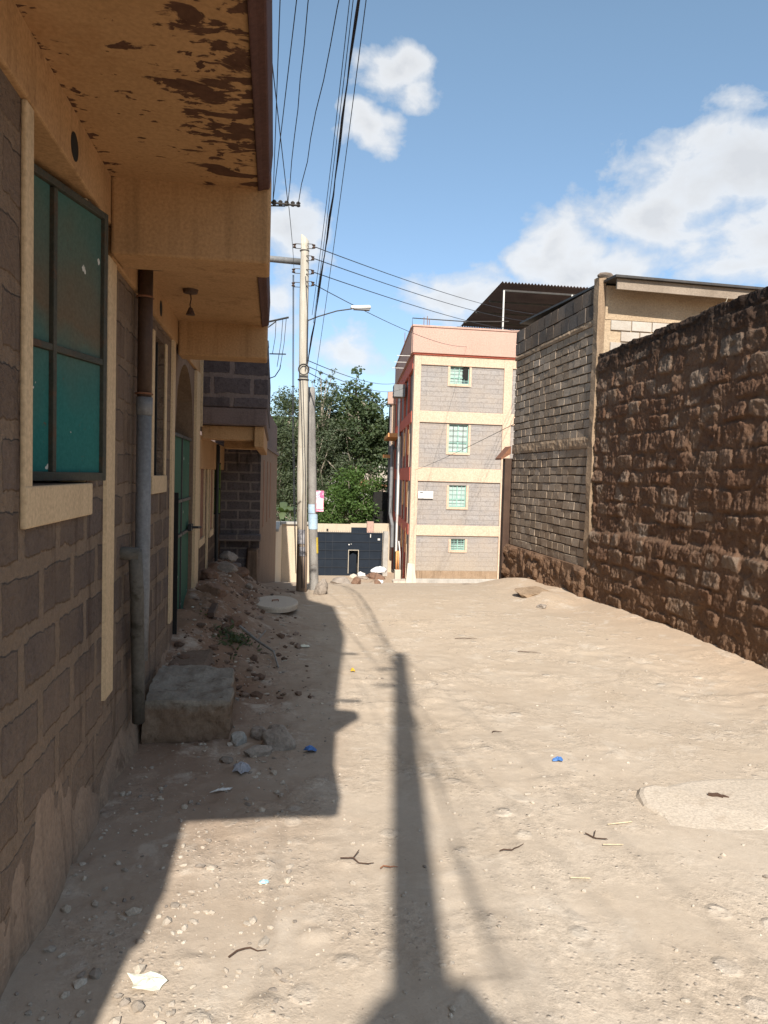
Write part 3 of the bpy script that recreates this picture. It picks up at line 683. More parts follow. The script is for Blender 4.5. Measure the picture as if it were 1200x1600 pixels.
# ------------------------------------------------------------------ poles
PY = 10.4
pole = thing('utility_pole', (.40, PY, -.1), 'pale weathered wooden utility pole with insulators and a coil of wire', 'utility pole')
def polemat():
    m, nt, bs, out = newmat('pole_timber'); v = coords(nt, (1,1,.12)); g = N(nt,'NewGeometry'); sep = N(nt,'SeparateXYZ'); L(nt, g.outputs['Position'], sep.inputs[0])
    n1 = noise(nt, v, 30, 6, .6); n2 = noise(nt, coords(nt), 6, 6, .65)
    col = ramp(nt, n1, [(.3,(.36,.315,.25)),(.55,(.46,.415,.34)),(.75,(.52,.475,.40))])
    col = mix(nt, ramp(nt, n2, [(.58,0),(.68,.6)]), col, (.30,.24,.16))
    mr = N(nt,'MapRange'); mr.inputs['From Min'].default_value = 1.6; mr.inputs['From Max'].default_value = .6
    L(nt, math_(nt,'ADD',sep.outputs[2],math_(nt,'MULTIPLY',n2,.5)), mr.inputs['Value'])
    col = mix(nt, math_(nt,'MULTIPLY',mr.outputs[0],.85), col, (.15,.085,.048))  # brown foot stain, deepened to include part of the shade there
    L(nt, col, bs.inputs['Base Color']); bs.inputs['Roughness'].default_value = .85; bump(nt, bs, n1, .5, .008); return m
M_pole = polemat()
def pc(z): return .405-.065*(z+.1)/4.95 
b = MB()
zs_ = np.linspace(-.5, 4.84, 22)
b.tube([(pc(z)+.004*math.sin(z*3), PY, z) for z in zs_], [ .077-.019*(z+.5)/5.3+.002*math.sin(z*5) for z in zs_], 16)
# slanted cut at the top
b.v = [ (p[0], p[1], p[2]-(.05*(p[0]-pc(4.8))/.06 if p[2] > 4.8 else 0)) for p in b.v ]
b.build('pole_shaft', M_pole, pole, smooth=True)
b = MB(); b.tube([(pc(4.66)+.0615*math.cos(a), PY+.0615*math.sin(a), 4.66) for a in np.linspace(0,6.283,17)], .006, 6, False); b.build('band', M_darkmetal, pole)
def insulator(x, z, sgn):
    b = MB(); 
    b.box(min(x-sgn*.08,x), max(x-sgn*.08,x), PY-.07, PY-.055, z+.028, z+.034); b.box(min(x-sgn*.08,x), max(x-sgn*.08,x), PY-.07, PY-.055, z-.034, z-.028)
    o = b.split('insulator_strap', M_darkmetal, pole)[0]
    b = MB(); b.lathe((x+sgn*.008, PY-.0625, z-.0255), [(.02,0),(.026,.008),(.014,.02),(.014,.032),(.026,.043),(.02,.051)], 12); b.build('insulator', M_brownpipe, pole)
for x, z in ((.456,4.71),(.446,4.55),(.447,4.365),(.455,4.205)): insulator(x, z, 1)
for x, z in ((.21,4.70),(.205,4.365),(.205,4.18)): insulator(x, z, -1)
b = MB()
for k in range(5):
    rr_ = .068+.006*k/4; b.tube([(pc(3.03)+.0+rr_*math.cos(a), PY-.085-.004*k, 3.03+rr_*math.sin(a)) for a in np.linspace(0,6.283,25)], .006, 6, False)
b.tube([(pc(2.94)+.075*math.cos(a), PY+.075*math.sin(a), 2.90) for a in np.linspace(0,6.283,17)], .008, 6, False)
b.build('wire_coil', M_darkmetal, pole)
b = MB(); b.tube([(pc(4.5)-.03,PY+.08,4.53),(-.9,PY+.06,4.56)], .045, 12); b.build('side_arm', M_grey, pole, smooth=True)
b = MB(); b.tube([(.36,PY-.075,4.3),(.40,PY-.075,3.8),(.41,PY-.078,3.2),(.385,PY-.08,3.02)], .005, 6)
for s in (-.012, .02): b.tube([(.335+s,PY-.07,2.9),(.40+s,PY-.09,1.6),(.42+s,PY-.085,0)], .005, 6)
for q in range(2): b.tube([(.19+.012*q,PY-.02,4.32),(.205+.012*q,PY-.02,3.6),(.225+.016*q,PY-.02,2.4),(.27+.016*q,PY-.01,1.2),(.32,PY-.03,.2)], .0045, 6)
b.split('drop_cable', M_cable, pole)
b = MB(); b.box(pc(1.0)-.06, pc(1.0)+.04, PY-.079, PY-.0745, .62, .82); b.box(pc(.9)-.03, pc(.9)+.05, PY-.080, PY-.0755, .45, .58)
M_poster_old = weathered('torn_paper', (.16,.15,.16), (.33,.31,.31), (.08,.075,.08), 14, .8, .4, .2, .003, 60)
b.split('torn_poster', M_poster_old, pole)

sl = thing('street_lamp', (.40, PY-.06, 3.70), 'small white street lamp head on a thin steel arm fixed to the wooden pole', 'street lamp')
b = MB(); b.tube([(.40,PY-.062,3.70),(.55,PY-.08,3.765),(.80,PY-.1,3.85),(1.0,PY-.12,3.885)], .0085, 8); b.tube([(.405,PY-.06,3.72),(.405,PY-.06,3.15)], .01, 8); b.build('lamp_arm', M_darkmetal, sl)
b = MB(); b.hexa([(.99,PY-.16,3.885),(1.27,PY-.18,3.905),(1.27,PY-.07,3.905),(.99,PY-.08,3.885),(.985,PY-.155,3.925),(1.25,PY-.17,3.945),(1.25,PY-.08,3.945),(.985,PY-.085,3.925)]); b.build('lamp_housing', M_white, sl, bevel=.012)
b = MB(); b.box(1.03,1.25,PY-.165,PY-.085,3.876,3.896); b.build('lamp_lens', M_grey, sl)

# shorter grey stub pole with stickers
p2 = thing('stub_pole', (.60, 10.75, -.1), 'short leaning grey timber post with stickers behind the pale pole', 'post')
b = MB(); zz_ = np.linspace(-.5, 2.84, 12); b.tube([(.600-.112*(z+.1)/2.9, 10.75, z) for z in zz_], [.070-.012*(z+.5)/3.3 for z in zz_], 14)
M_greywood = weathered('grey_timber', (.19,.175,.16), (.27,.25,.225), (.13,.11,.095), 4, .85, .35, .5, .008, 80, .6)
b.build('post_shaft', M_greywood, p2, smooth=True)
def wrap(z0, z1, a0, a1, rr, mat, name):
    b = MB(); vs = []; fs = []; n_ = 9
    for z in (z0, z1):
        cx = .600-.112*(z+.1)/2.9
        for a in np.linspace(a0, a1, n_): vs.append((cx+rr*math.cos(a), 10.75+rr*math.sin(a), z))
    for k in range(n_-1): fs.append((k, k+1, n_+k+1, n_+k))
    b.add(vs, fs); o = b.build(name, mat, p2)
    s_ = o.modifiers.new('solid','SOLIDIFY'); s_.thickness = .003; return o
M_blue = weathered('faded_blue_paper', (.30,.40,.50), (.40,.50,.58), (.22,.27,.33), 8, .8, .3, .2, .003, 60)
M_pinkp = weathered('pink_paper', (.70,.10,.22), (.72,.16,.28), (.75,.70,.70), 9, .8, .45, .1, .002, 60)
M_yel = weathered('yellow_paper', (.55,.38,.04), (.6,.43,.06), (.4,.3,.1), 9, .8, .3, .1, .002, 60)
wrap(.80, 1.02, -3.0, -.1, .069, M_blue, 'sticker'); wrap(1.03, 1.16, -3.0, -1.2, .0685, M_blue, 'sticker'); wrap(.45, .68, -.9, .1, .0715, M_yel, 'sticker')
b = MB(); b.box(.595, .705, 10.66, 10.672, 1.06, 1.36); pk = b.build('notice', M_pinkp, p2)
b = MB(); b.box(.602, .698, 10.655, 10.659, 1.10, 1.25); b.build('paper', M_white, pk)

# pole behind the viewer that throws the long shadow
bp = thing('utility_pole', (-.39, -3.44, .05), 'tall wooden utility pole standing up the road behind the viewpoint', 'utility pole')
def bc(z): return .127-(8-z)*.0645
b = MB(); zz_ = np.linspace(-.4, 8, 14); b.tube([(bc(z), -3.44, z) for z in zz_], [.145-.083*(z+.4)/8.4 for z in zz_], 16); b.build('pole_shaft', M_pole, bp, smooth=True)
b = MB(); b.prism([(bc(4.4)-.27,3.5),(bc(4.4)+.25,3.5),(bc(4.4)+.24,4.45),(bc(4.4)+.15,4.62),(bc(4.4)-.13,4.60),(bc(4.4)-.27,4.42)], 'y', -3.7, -3.55); b.build('viewer_shadow_box', M_grey, bp, bevel=.02)  # box added so its shadow stands for the viewer's head
b = MB()
for z in (7.2, 7.6): b.box(bc(z)-.22, bc(z), -3.53, -3.50, z, z+.04)
b.split('bracket', M_darkmetal, bp)

# ------------------------------------------------------------------ overhead cables
def through(p0, p1, p2, n=40):
    """smooth curve through three points, monotone in y"""
    P = [Vector(p) for p in (p0, p1, p2)]; t1 = (P[1]-P[0]).length/((P[1]-P[0]).length+(P[2]-P[1]).length); out = []
    for k in range(n+1):
        t = k/n
        l0 = (t-t1)*(t-1)/(t1); l1 = t*(t-1)/(t1*(t1-1)); l2 = t*(t-t1)/(1-t1)
        out.append(P[0]*l0+P[1]*l1+P[2]*l2)
    return out
def cable(pts, r, label, group='overhead cables', wig=0, seed=0, two=False):
    rr = random.Random(seed)
    if wig:
        pts = [Vector(p)+Vector((rr.uniform(-1,1),rr.uniform(-.3,.3),rr.uniform(-1,1)))*wig*(0 if i in (0,len(pts)-1) else 1) for i, p in enumerate(pts)]
    b = MB(); b.tube(pts, r, 6)
    if two:
        b.tube([Vector(p)+Vector((math.sin(i*.9)*r*1.6, 0, math.cos(i*.9)*r*1.6)) for i, p in enumerate(pts)], r*.8, 6)
        b.tube([Vector(p)+Vector((math.sin(i*.9+2.5)*r*1.8, 0, math.cos(i*.9+2.5)*r*1.8)) for i, p in enumerate(pts)], r*.8, 6)
    mid = pts[len(pts)//2]
    o = b.build('overhead_cable', M_cable, None, smooth=True, origin=tuple(mid)); tag(o, label, 'cable', group); return o
def P0(px, z):   # a point of the top edge of the photo at height z, worked out once: x offset per column
    Yv = (z-1.6)/.6155; return ((px-450)/1155*1.19*Yv*.99, Yv, z)
g1 = 'cables along the road'
# four lines that pass the pale pole on its right
c1 = through((-.25,-9,5.6), (.44,5.2,4.85), (.462,10.33,3.78)); cable(c1, .0034, 'thin black cable passing just right of the pale pole, left one of the four', g1)
c1 = through((-.15,-9,5.65), (.465,5.2,4.86), (.50,10.7,3.75)); cable(c1, .0034, 'thin black cable passing right of the pale pole, second of the four', g1)
c1 = through((-.42,-9,5.6), (.50,5.2,4.87), (.42,10.32,3.12), 60); cable(c1, .0052, 'thick twisted cable bundle sagging to the coil on the pale pole', g1, .006, 3, True)
c1 = through((-.1,-9,5.75), (.555,5.2,4.88), (.60,14.5,2.4)); cable(c1, .0038, 'rightmost black cable running past the pale pole and down the road', g1)
# lines fanning out from the roof-edge bracket
g2 = 'wires from the roof-edge bracket'
BX = [(-.06,6.2,3.80),(.0,6.2,3.80),(.06,6.2,3.80),(.145,6.2,3.80)]
for (q, top, lab, wg) in ((0,(-.02,3.9,4.15),'thin wire dropping close beside the house roof edge to the bracket',0),
                          (0,(.075,3.95,4.17),'thin wire crossing towards the inner end of the bracket',0),
                          (2,(.135,3.95,4.17),'slightly wavy wire reaching the middle of the bracket',.004),
                          (3,(.30,4.0,4.20),'kinked wire reaching the outer tip of the bracket',.008),
                          (2,(-.10,3.8,3.95),'wire crossing from the house edge to the middle of the bracket',0)):
    e = BX[q]; d = Vector(top)-Vector(e); back = Vector(e)+d*(5.2); back.z += -.15
    cable(through(e, top, back, 40), .0032, lab, g2, wg, q+1)
cable(through((.065,6.2,3.80), (.14,8.2,4.05), (.20,10.33,4.40), 16), .003, 'thin wire from the bracket to the left insulators of the pale pole', g2)
# service lines from the pale pole to the pink flats
g3 = 'service lines to the pink flats'
for k, (z0, e, lab) in enumerate(((4.71,(11.6,31.0,8.75),'top service line from pale pole over pink parapet'),(4.55,(11.6,31.0,8.42),'second service line from pale pole over pink parapet'),(4.365,(11.6,31.0,7.95),'third service line from pale pole over pink parapet'),(4.205,(8.2,31.85,7.35),'lowest service line from pale pole to the pink parapet'))):
    a = (.47, PY-.06, z0); m_ = ((a[0]+e[0])/2, (a[1]+e[1])/2, (a[2]+e[2])/2-.22); cable(through(a, m_, e, 24), .0065, lab, g3)
g4 = 'house lines to the pink flats side'
for k, (z0, e, lab) in enumerate(((3.16,(6.25,35.6,6.35),'upper house line from pole coil to pink side wall'),(3.08,(6.35,36.4,6.05),'middle house line from pole coil to pink side wall'),(3.0,(6.4,36.9,5.45),'lower house line from pole coil to pink side wall'))):
    a = (.42, PY-.06, z0); m_ = ((a[0]+e[0])/2, (a[1]+e[1])/2, (a[2]+e[2])/2-.30); cable(through(a, m_, e, 24), .006, lab, g4)
cable(through((4.25,12.9,2.6),(5.1,22,2.2),(6.1,31.95,1.9),20), .006, 'slack line across the pink front from the grey block shed', g4)

# wire brackets
br = thing('wire_bracket', (-.1, 6.2, 3.72), 'steel wire bracket sticking out from the house roof edge above the side arm', 'bracket')
b = MB(); b.tube([(-.30,6.2,3.80),(.155,6.2,3.785)], .009, 8); b.tube([(-.3,6.22,3.76),(.04,6.22,3.78)], .006, 8); b.tube([(-.30,6.2,2.96),(-.30,6.2,3.80)], .016, 8); b.split('bracket_arm', M_darkmetal, br)
for x in (-.05, .0, .05, .10, .145):
    b = MB(); b.lathe((x,6.2,3.775), [(.012,0),(.019,.008),(.013,.018),(.019,.03),(.01,.04)], 8); b.build('insulator', M_darkmetal, br)
br = thing('wire_bracket', (-.14, 7.88, 2.9), 'dark steel bracket post with slanted crossarm on the balcony parapet corner', 'bracket')
b = MB(); b.hexa([(-.20,7.80,2.90),(-.085,7.80,2.90),(-.085,7.9,2.90),(-.20,7.9,2.90),(-.20,7.80,2.97),(-.09,7.80,2.96),(-.09,7.9,2.96),(-.20,7.9,2.97)])
b.hexa([(-.165,7.82,2.965),(-.105,7.82,2.96),(-.105,7.86,2.96),(-.165,7.86,2.965),(-.125,7.82,3.17),(-.105,7.82,3.17),(-.105,7.84,3.17),(-.125,7.84,3.17)]); b.build('bracket_post', M_blackiron, br)
b = MB(); b.tube([(-.16,7.83,3.14),(.11,7.83,3.215)], .010, 8); b.tube([(-.10,7.83,3.10),(-.02,7.83,3.165)], .006, 6); b.tube([(-.08,7.83,2.83),(.09,7.83,2.835)], .006, 6); b.split('crossarm', M_blackiron, br)
b = MB()
for (x0, z0, x1, z1) in ((-.02,3.17,-.05,2.83),(.05,3.20,-.0,2.70),(.085,3.21,.03,2.68)): b.tube([(x0,7.83,z0),((x0+x1)/2+.01,7.83,(z0+z1)/2),(x1,7.83,z1)], .003, 6)
b.tube([(-.085,7.84,2.575),(-.02,7.83,2.60),(.03,7.83,2.68),(.035,7.83,2.72)], .005, 6); b.split('looped_wire', M_cable, br)

# ------------------------------------------------------------------ rough stone boundary wall (right)
def stonewall():
    y0, y1, zt = 2.2, 9.44, 3.42
    ds = .0145
    ys = np.arange(y0, y1+ds/2, ds); zs = np.arange(-.35, zt+.001, ds)
    Y, Z = np.meshgrid(ys, zs)
    D = np.zeros_like(Y); T = np.zeros_like(Y); MO = np.zeros_like(Y)
    r = np.random.default_rng(3)
    wy = Y+.035*fbm(Y*3, Z*3, 3); wz = Z+.03*fbm(Y*2.2+40, Z*2.2, 3)
    z = -.4; row = 0
    while z < zt+.4:
        h = r.uniform(.18, .25); y = y0-.5-r.uniform(0,.3)
        while y < y1+.5:
            w = r.uniform(.2, .42)
            cy, cz = y+w/2, z+h/2; hw, hh = w/2-r.uniform(.012,.028), h/2-r.uniform(.010,.024)
            qy = (wy-cy)/hw; qz = (wz-cz)/hh
            ins = (np.abs(qy) < 1.25) & (np.abs(qz) < 1.35)
            if ins.any():
                e = np.maximum(np.abs(qy), np.abs(qz)); rr_ = (np.abs(qy)**6+np.abs(qz)**6)**(1/6)
                prof = np.clip((1.06-rr_)/.17, 0, 1); prof = prof*prof*(3-2*prof)
                a, b2 = r.uniform(-.02,.02), r.uniform(-.022,.022); dep = r.uniform(.004, .030)*(1 if r.random() < .75 else .3)
                d = prof*(dep+a*np.clip(qy,-1,1)+b2*np.clip(qz,-1,1))
                up_ = ins & (d > D-1e-9); up_ &= prof > .02
                D[up_] = d[up_]; T[up_] = r.random(); MO[up_] = np.maximum(MO[up_], prof[up_])
            y += w
        z += h
    # hand-thrown mortar oozing out over the joints, chiselled faces
    ooze = sstep(.02, .42, fbm(Y*9+3, Z*3.6, 4))*(1-MO*.45)
    D += .026*ooze*(.6+.8*np.abs(fbm(Y*26, Z*12, 3)))
    rg = 1-np.abs(fbm(Y*21, Z*12, 3))*2; D += .016*np.clip(rg,0,1)*(.5+.7*MO)
    rg2 = np.abs(fbm(Y*44+7, Z*26, 3)); D += .022*rg2 + .006*fbm(Y*75, Z*60, 2)
    pit_ = sstep(.3,.5,fbm(Y*3.1+50, Z*3.6+9, 3)); D -= .03*pit_
    D += .018*fbm(Y*1.1+9, Z*1.1, 3)
    pl = sstep(1.02, .94, Z+.05*fbm(Y*1.5, Z*0+2, 3)); D += .055*pl
    D *= .78
    # ragged top: chop away
    topn = zt-.10+(y1-ys)*.021-.05*np.abs(fbm(ys*2.2, ys*0+5, 3))
    Zt = np.minimum(Z, topn[None,:])
    X = 4.27-D
    cap = (Z > topn[None,:]); X = np.where(cap, 4.27-D+.01+(Z-topn[None,:])*.3, X)
    nz, ny = Y.shape
    vs = np.stack([X.ravel(), Y.ravel(), Zt.ravel()], 1)
    # two extra rows to fold the top back
    e1 = np.stack([np.full(ny,4.42), ys, topn+.035*fbm(ys*4, ys*0+1, 3)+.01], 1); e2 = np.stack([np.full(ny,4.60), ys, topn+.03*fbm(ys*5, ys*0+8, 3)], 1); e3 = np.stack([np.full(ny,4.62), ys, np.full(ny,-.5)], 1)
    V = np.concatenate([vs, e1, e2, e3]); idx = np.arange(len(V)).reshape(nz+3, ny)
    F = np.stack([idx[:-1,:-1].ravel(), idx[1:,:-1].ravel(), idx[1:,1:].ravel(), idx[:-1,1:].ravel()], 1)
    me = bpy.data.meshes.new('stone_wall'); o0 = np.array((4.45, 5.8, 0))
    me.vertices.add(len(V)); me.vertices.foreach_set('co', (V-o0).ravel())
    me.loops.add(F.size); me.loops.foreach_set('vertex_index', F.ravel().astype(np.int32))
    me.polygons.add(len(F)); me.polygons.foreach_set('loop_start', np.arange(0, F.size, 4, dtype=np.int32)); me.update(calc_edges=True); me.validate()
    at = me.attributes.new('stone', 'FLOAT', 'POINT'); tone = np.concatenate([T.ravel(), np.full(3*ny,.3)]); at.data.foreach_set('value', tone)
    at = me.attributes.new('face', 'FLOAT', 'POINT'); at.data.foreach_set('value', np.concatenate([MO.ravel(), np.zeros(3*ny)]))
    o = bpy.data.objects.new('stone_wall', me); COL.objects.link(o); o.location = o0
    bm = bmesh.new(); bm.from_mesh(me)
    bmesh.ops.recalc_face_normals(bm, faces=bm.faces); bm.to_mesh(me); bm.free()
    me.polygons.foreach_set('use_smooth', np.ones(len(me.polygons), bool))
    tag(o, 'rough dark brown stone boundary wall with mossy black top on the right', 'stone wall')
    return o
def stonemat():
    m, nt, bs, out = newmat('rough_fieldstone_wall'); v = coords(nt); g = N(nt,'NewGeometry'); sep = N(nt,'SeparateXYZ'); L(nt, g.outputs['Position'], sep.inputs[0])
    at = N(nt,'Attribute'); at.attribute_name = 'stone'; af = N(nt,'Attribute'); af.attribute_name = 'face'
    n1 = noise(nt, v, 2.2, 6, .65); n2 = noise(nt, v, 18, 7, .7); n3 = noise(nt, v, 75, 4, .65)
    st_ = ramp(nt, math_(nt,'ADD',math_(nt,'MULTIPLY',at.outputs['Fac'],.55),math_(nt,'MULTIPLY',n2,.45)), [(.25,(.105,.059,.038)),(.5,(.15,.09,.059)),(.66,(.185,.128,.09)),(.84,(.225,.18,.14))])
    mo = ramp(nt, n2, [(.3,(.112,.064,.04)),(.7,(.178,.108,.068))])
    col = mix(nt, math_(nt,'MULTIPLY',af.outputs['Fac'],.85), mo, st_)
    col = mix(nt, ramp(nt, n1, [(.45,0),(.7,.65)]), col, (.125,.062,.035))
    # black moss towards the coping
    zt = math_(nt,'ADD',sep.outputs[2],math_(nt,'MULTIPLY',math_(nt,'SUBTRACT',n2,.5),.9))
    mr = N(nt,'MapRange'); mr.inputs['From Min'].default_value = 2.85; mr.inputs['From Max'].default_value = 3.35; L(nt, zt, mr.inputs['Value'])
    col = mix(nt, math_(nt,'MULTIPLY',mr.outputs[0],.9), col, (.014,.011,.010))
    # earth splash at the foot
    mf = N(nt,'MapRange'); mf.inputs['From Min'].default_value = .75; mf.inputs['From Max'].default_value = .1; L(nt, zt, mf.inputs['Value'])
    col = mix(nt, math_(nt,'MULTIPLY',mf.outputs[0],.5), col, (.17,.102,.06))
    col = mix(nt, .35, col, ramp(nt, n3, [(.25,.25),(.75,.9)]), 'OVERLAY')
    L(nt, col, bs.inputs['Base Color']); bs.inputs['Roughness'].default_value = .95; bs.inputs['Specular IOR Level'].default_value = .15
    bump(nt, bs, math_(nt,'ADD',math_(nt,'MULTIPLY',n2,.9),math_(nt,'MULTIPLY',n3,.4)), .8, .02); return m
M_stone = stonemat(); stonewall().data.materials.append(M_stone)

# ------------------------------------------------------------------ grey block shed beyond it
shed = thing('block_shed', (6, 11.2, 0), 'grey block building with corner pier and stone footing beyond the dark wall', 'building')
M_tanmortar = weathered('tan_mortar', (.235,.16,.10), (.31,.22,.145), (.18,.12,.075), 3, .95, .35, .8, .02, 40, .5)
M_darkmortar = weathered('dark_mortar', (.13,.09,.06), (.17,.12,.08), (.22,.155,.105), 4, .95, .3, .6, .015, 50)
def brickmat(name, a, b_, c_):
    m, nt, bs, out = newmat(name); v = coords(nt); g = N(nt,'NewGeometry')
    n1 = noise(nt, v, 25, 6, .65); n2 = noise(nt, v, 1.2, 5, .6); n3 = noise(nt, v, 110, 3, .6)
    col = ramp(nt, math_(nt,'ADD',math_(nt,'MULTIPLY',g.outputs['Random Per Island'],.5),math_(nt,'MULTIPLY',n1,.5)), [(.25,a),(.5,b_),(.8,c_)])
    col = mix(nt, ramp(nt, n2, [(.4,0),(.72,.55)]), col, (.25,.17,.11))
    col = mix(nt, .3, col, ramp(nt, n3, [(.25,.3),(.75,.9)]), 'OVERLAY')
    L(nt, col, bs.inputs['Base Color']); bs.inputs['Roughness'].default_value = .95; bs.inputs['Specular IOR Level'].default_value = .15; bump(nt, bs, n1, .6, .01); return m
M_brick = brickmat('machine_cut_block', (.225,.172,.125), (.285,.222,.165), (.34,.275,.215))
M_brickdark = brickmat('sooty_cut_block', (.06,.05,.044), (.09,.077,.068), (.13,.11,.095))
SX = 4.25; SY0, SY1 = 9.62, 12.93
b = MB(); b.box(SX+.02, 9, SY0-.12, SY1, -.8, 4.22); b.build('wall_core', M_darkmortar, shed)
def courses(z0, z1, n, bl, prob, jit, mat, x, name, parent, seed):
    r = random.Random(seed); b = MB(); h = (z1-z0)/n
    for k in range(n):
        y = SY0-.02-(bl/2 if k % 2 else 0)-r.uniform(0,.06)
        while y < SY1-.02:
            w = bl*r.uniform(.85,1.18); a0, a1 = max(y, SY0-.0), min(y+w-.016, SY1-.01)
            if a1-a0 > .03:
                o = r.uniform(0, jit); sg = .006*math.sin(a0*1.7+k*.3); za = z0+k*h+.007+sg+r.uniform(-.004,.004); zb_ = z0+(k+1)*h-.010+sg+r.uniform(-.004,.004)
                t = [r.uniform(-.006,.006) for _ in range(4)]
                b.hexa([(x-o+t[0],a0,za),(x+.06,a0,za),(x+.06,a1,za),(x-o+t[1],a1,za),(x-o+t[2],a0,zb_),(x+.06,a0,zb_),(x+.06,a1,zb_),(x-o+t[3],a1,zb_)])
            y += w
    return b.build(name, mat, parent, bevel=.004)
courses(.42, 2.06, 13, .235, 1, .009, M_brick, SX, 'block_face', shed, 1)
courses(2.22, 3.72, 12, .235, 1, .009, M_brick, SX, 'block_face', shed, 2)
courses(3.80, 4.24, 2, .30, 1, .02, M_brickdark, SX-.005, 'block_face', shed, 3)
def lumpy(name, x, y0, y1, z0, z1, amp, mat, parent, sc=6, res=.04):
    ys = np.arange(y0, y1+res/2, res); zs = np.arange(z0, z1+res/2, res); Y, Z = np.meshgrid(ys, zs)
    D = amp*(np.abs(fbm(Y*sc, Z*sc+x, 4))*1.3+.5*fbm(Y*sc*.3+5, Z*sc*.3, 2)); nz, ny = Y.shape
    edge = np.minimum(np.minimum(Y-y0, y1-Y)/.04, np.minimum(Z-z0, z1-Z)/.04); D = D*np.clip(edge,0,1)
    V = [tuple(p) for p in np.stack([(x-D).ravel(), Y.ravel(), Z.ravel()], 1)]; idx = np.arange(nz*ny).reshape(nz,ny)
    F = [tuple(int(i) for i in f) for f in np.stack([idx[:-1,:-1].ravel(), idx[1:,:-1].ravel(), idx[1:,1:].ravel(), idx[:-1,1:].ravel()],1)]
    b = MB(); b.add(V, F)
    bx = MB(); bx.box(x+.0005, x+.08, y0, y1, z0, z1); b.add(bx.v, bx.f)
    return b.build(name, mat, parent, smooth=False)
lumpy('mortar_band', SX-.012, SY0, SY1, 2.06, 2.22, .03, M_tanmortar, shed)
lumpy('mortar_band', SX-.012, SY0, SY1, 3.72, 3.80, .03, M_tanmortar, shed)
# rough stone footing
b = lumpy('stone_footing', SX-.05, 9.5, 13.15, -.75, .42, .10, M_stone, shed, 4.5, .03)
# near corner pier, running up past the roof edge
pr = MB()
zs_ = np.linspace(.1, 4.33, 40)
vs = []; fs = []
for i, z in enumerate(zs_):
    w = .02*float(fbm(np.array([z*3]),np.array([1.]),3)[0]); e = .018*float(fbm(np.array([z*5]),np.array([7.]),3)[0])
    vs += [(SX-.035+w, 9.47, z), (SX-.03+e, SY0-.005, z), (SX+.07, SY0-.005, z), (SX+.07, 9.47, z)]
for i in range(len(zs_)-1):
    for k in range(4): fs.append((i*4+k, i*4+(k+1)%4, (i+1)*4+(k+1)%4, (i+1)*4+k))
fs += [(3,2,1,0), tuple(len(vs)-4+k for k in range(4))]
pr.add(vs, fs); pr.build('corner_pier', M_tanmortar, shed)
b = MB(); b.rock((SX+.10, 9.53, 4.35), .17, .09, .055, 4, .6, 2); b.build('pier_cap', M_brickdark, shed)
# front wall: render above, lit grey blocks below
M_litrender = weathered('rough_tan_render', (.33,.24,.155), (.40,.30,.20), (.25,.17,.105), 2.4, .95, .3, .8, .02, 45)
b = MB(); b.box(SX+.075, 9, 9.47, 9.50, 3.775, 4.22); b.build('front_render', M_litrender, shed)
r_ = random.Random(9); b = MB()
for k in range(4):
    y = SX+.16-(.16 if k % 2 else 0); z0 = 3.635-.145*k
    while y < 6.8:
        w = .30*r_.uniform(.9,1.1)
        if y > SX+.08: b.hexa([(y,9.455,z0+.003),(y+w-.014,9.453,z0),(y+w-.014,9.50,z0),(y,9.50,z0),(y,9.455,z0+.13),(y+w-.014,9.455,z0+.128),(y+w-.014,9.5,z0+.128),(y,9.5,z0+.13)])
        y += w
b.build('front_block', brickmat('pale_cut_block', (.36,.32,.27), (.42,.38,.33), (.47,.43,.38)), shed, bevel=.004)
b = MB(); b.box(SX+.075, 9, 9.478, 9.498, 2.0, 3.774); b.build('front_lower_render', M_litrender, shed)
b = MB(); b.hexa([(4.33,9.16,4.10),(8.2,9.10,4.02),(8.2,9.13,4.02),(4.33,9.19,4.10),(4.33,9.16,4.235),(8.2,9.10,4.155),(8.2,9.13,4.155),(4.33,9.19,4.235)])
M_fascia = weathered('weathered_fascia', (.20,.155,.115), (.27,.215,.165), (.15,.11,.08), 3, .8, .3, .3, .006, 60, .3)
b.split('fascia', M_fascia, shed)
b = MB(); b.hexa([(4.28,9.10,4.238),(8.3,9.04,4.158),(8.3,12.9,4.30),(4.28,12.9,4.38),(4.28,9.10,4.268),(8.3,9.04,4.188),(8.3,12.9,4.33),(4.28,12.9,4.41)])
b.build('roof', M_darkmetal, shed)
b = MB(); b.box(4.13, SX+.10, 12.98, 13.12, -.8, 1.98); b.build('end_pier', M_brownpipe, shed)
b = MB(); b.hexa([(4.04,12.94,1.95),(4.22,12.94,2.06),(4.22,13.3,2.06),(4.04,13.3,1.95),(4.04,12.94,1.98),(4.22,12.94,2.20),(4.22,13.3,2.20),(4.04,13.3,1.98)]); b.build('rusty_flashing', M_rust, shed)
an = thing('roof_antenna', (5.05, 10.4, 4.30), 'thin television antenna on the grey block building roof', 'antenna')
b = MB(); b.tube([(5.05,10.4,4.28),(5.05,10.4,4.62)], .005, 6); b.tube([(5.0,10.35,4.60),(5.1,10.45,4.60)], .003, 6); b.tube([(5.02,10.42,4.55),(5.08,10.38,4.55)], .003, 6); b.split('mast', M_darkmetal, an)
b = MB(); b.tube([(5.01,10.4,4.57),(5.09,10.4,4.59)], .003, 6); b.tube([(5.03,10.4,4.52),(5.08,10.4,4.53)], .003, 6); b.split('antenna_rod', M_darkmetal, an)
o = MB().tube([(4.45,7.0,3.30),(4.46,7.0,3.40),(4.50,7.0,3.50)], [.005,.004,.002], 6).build('dry_twig', M_wood, None, origin=(4.45,7,3.3)); tag(o, 'dry twig standing on the mossy top of the stone wall', 'twig')

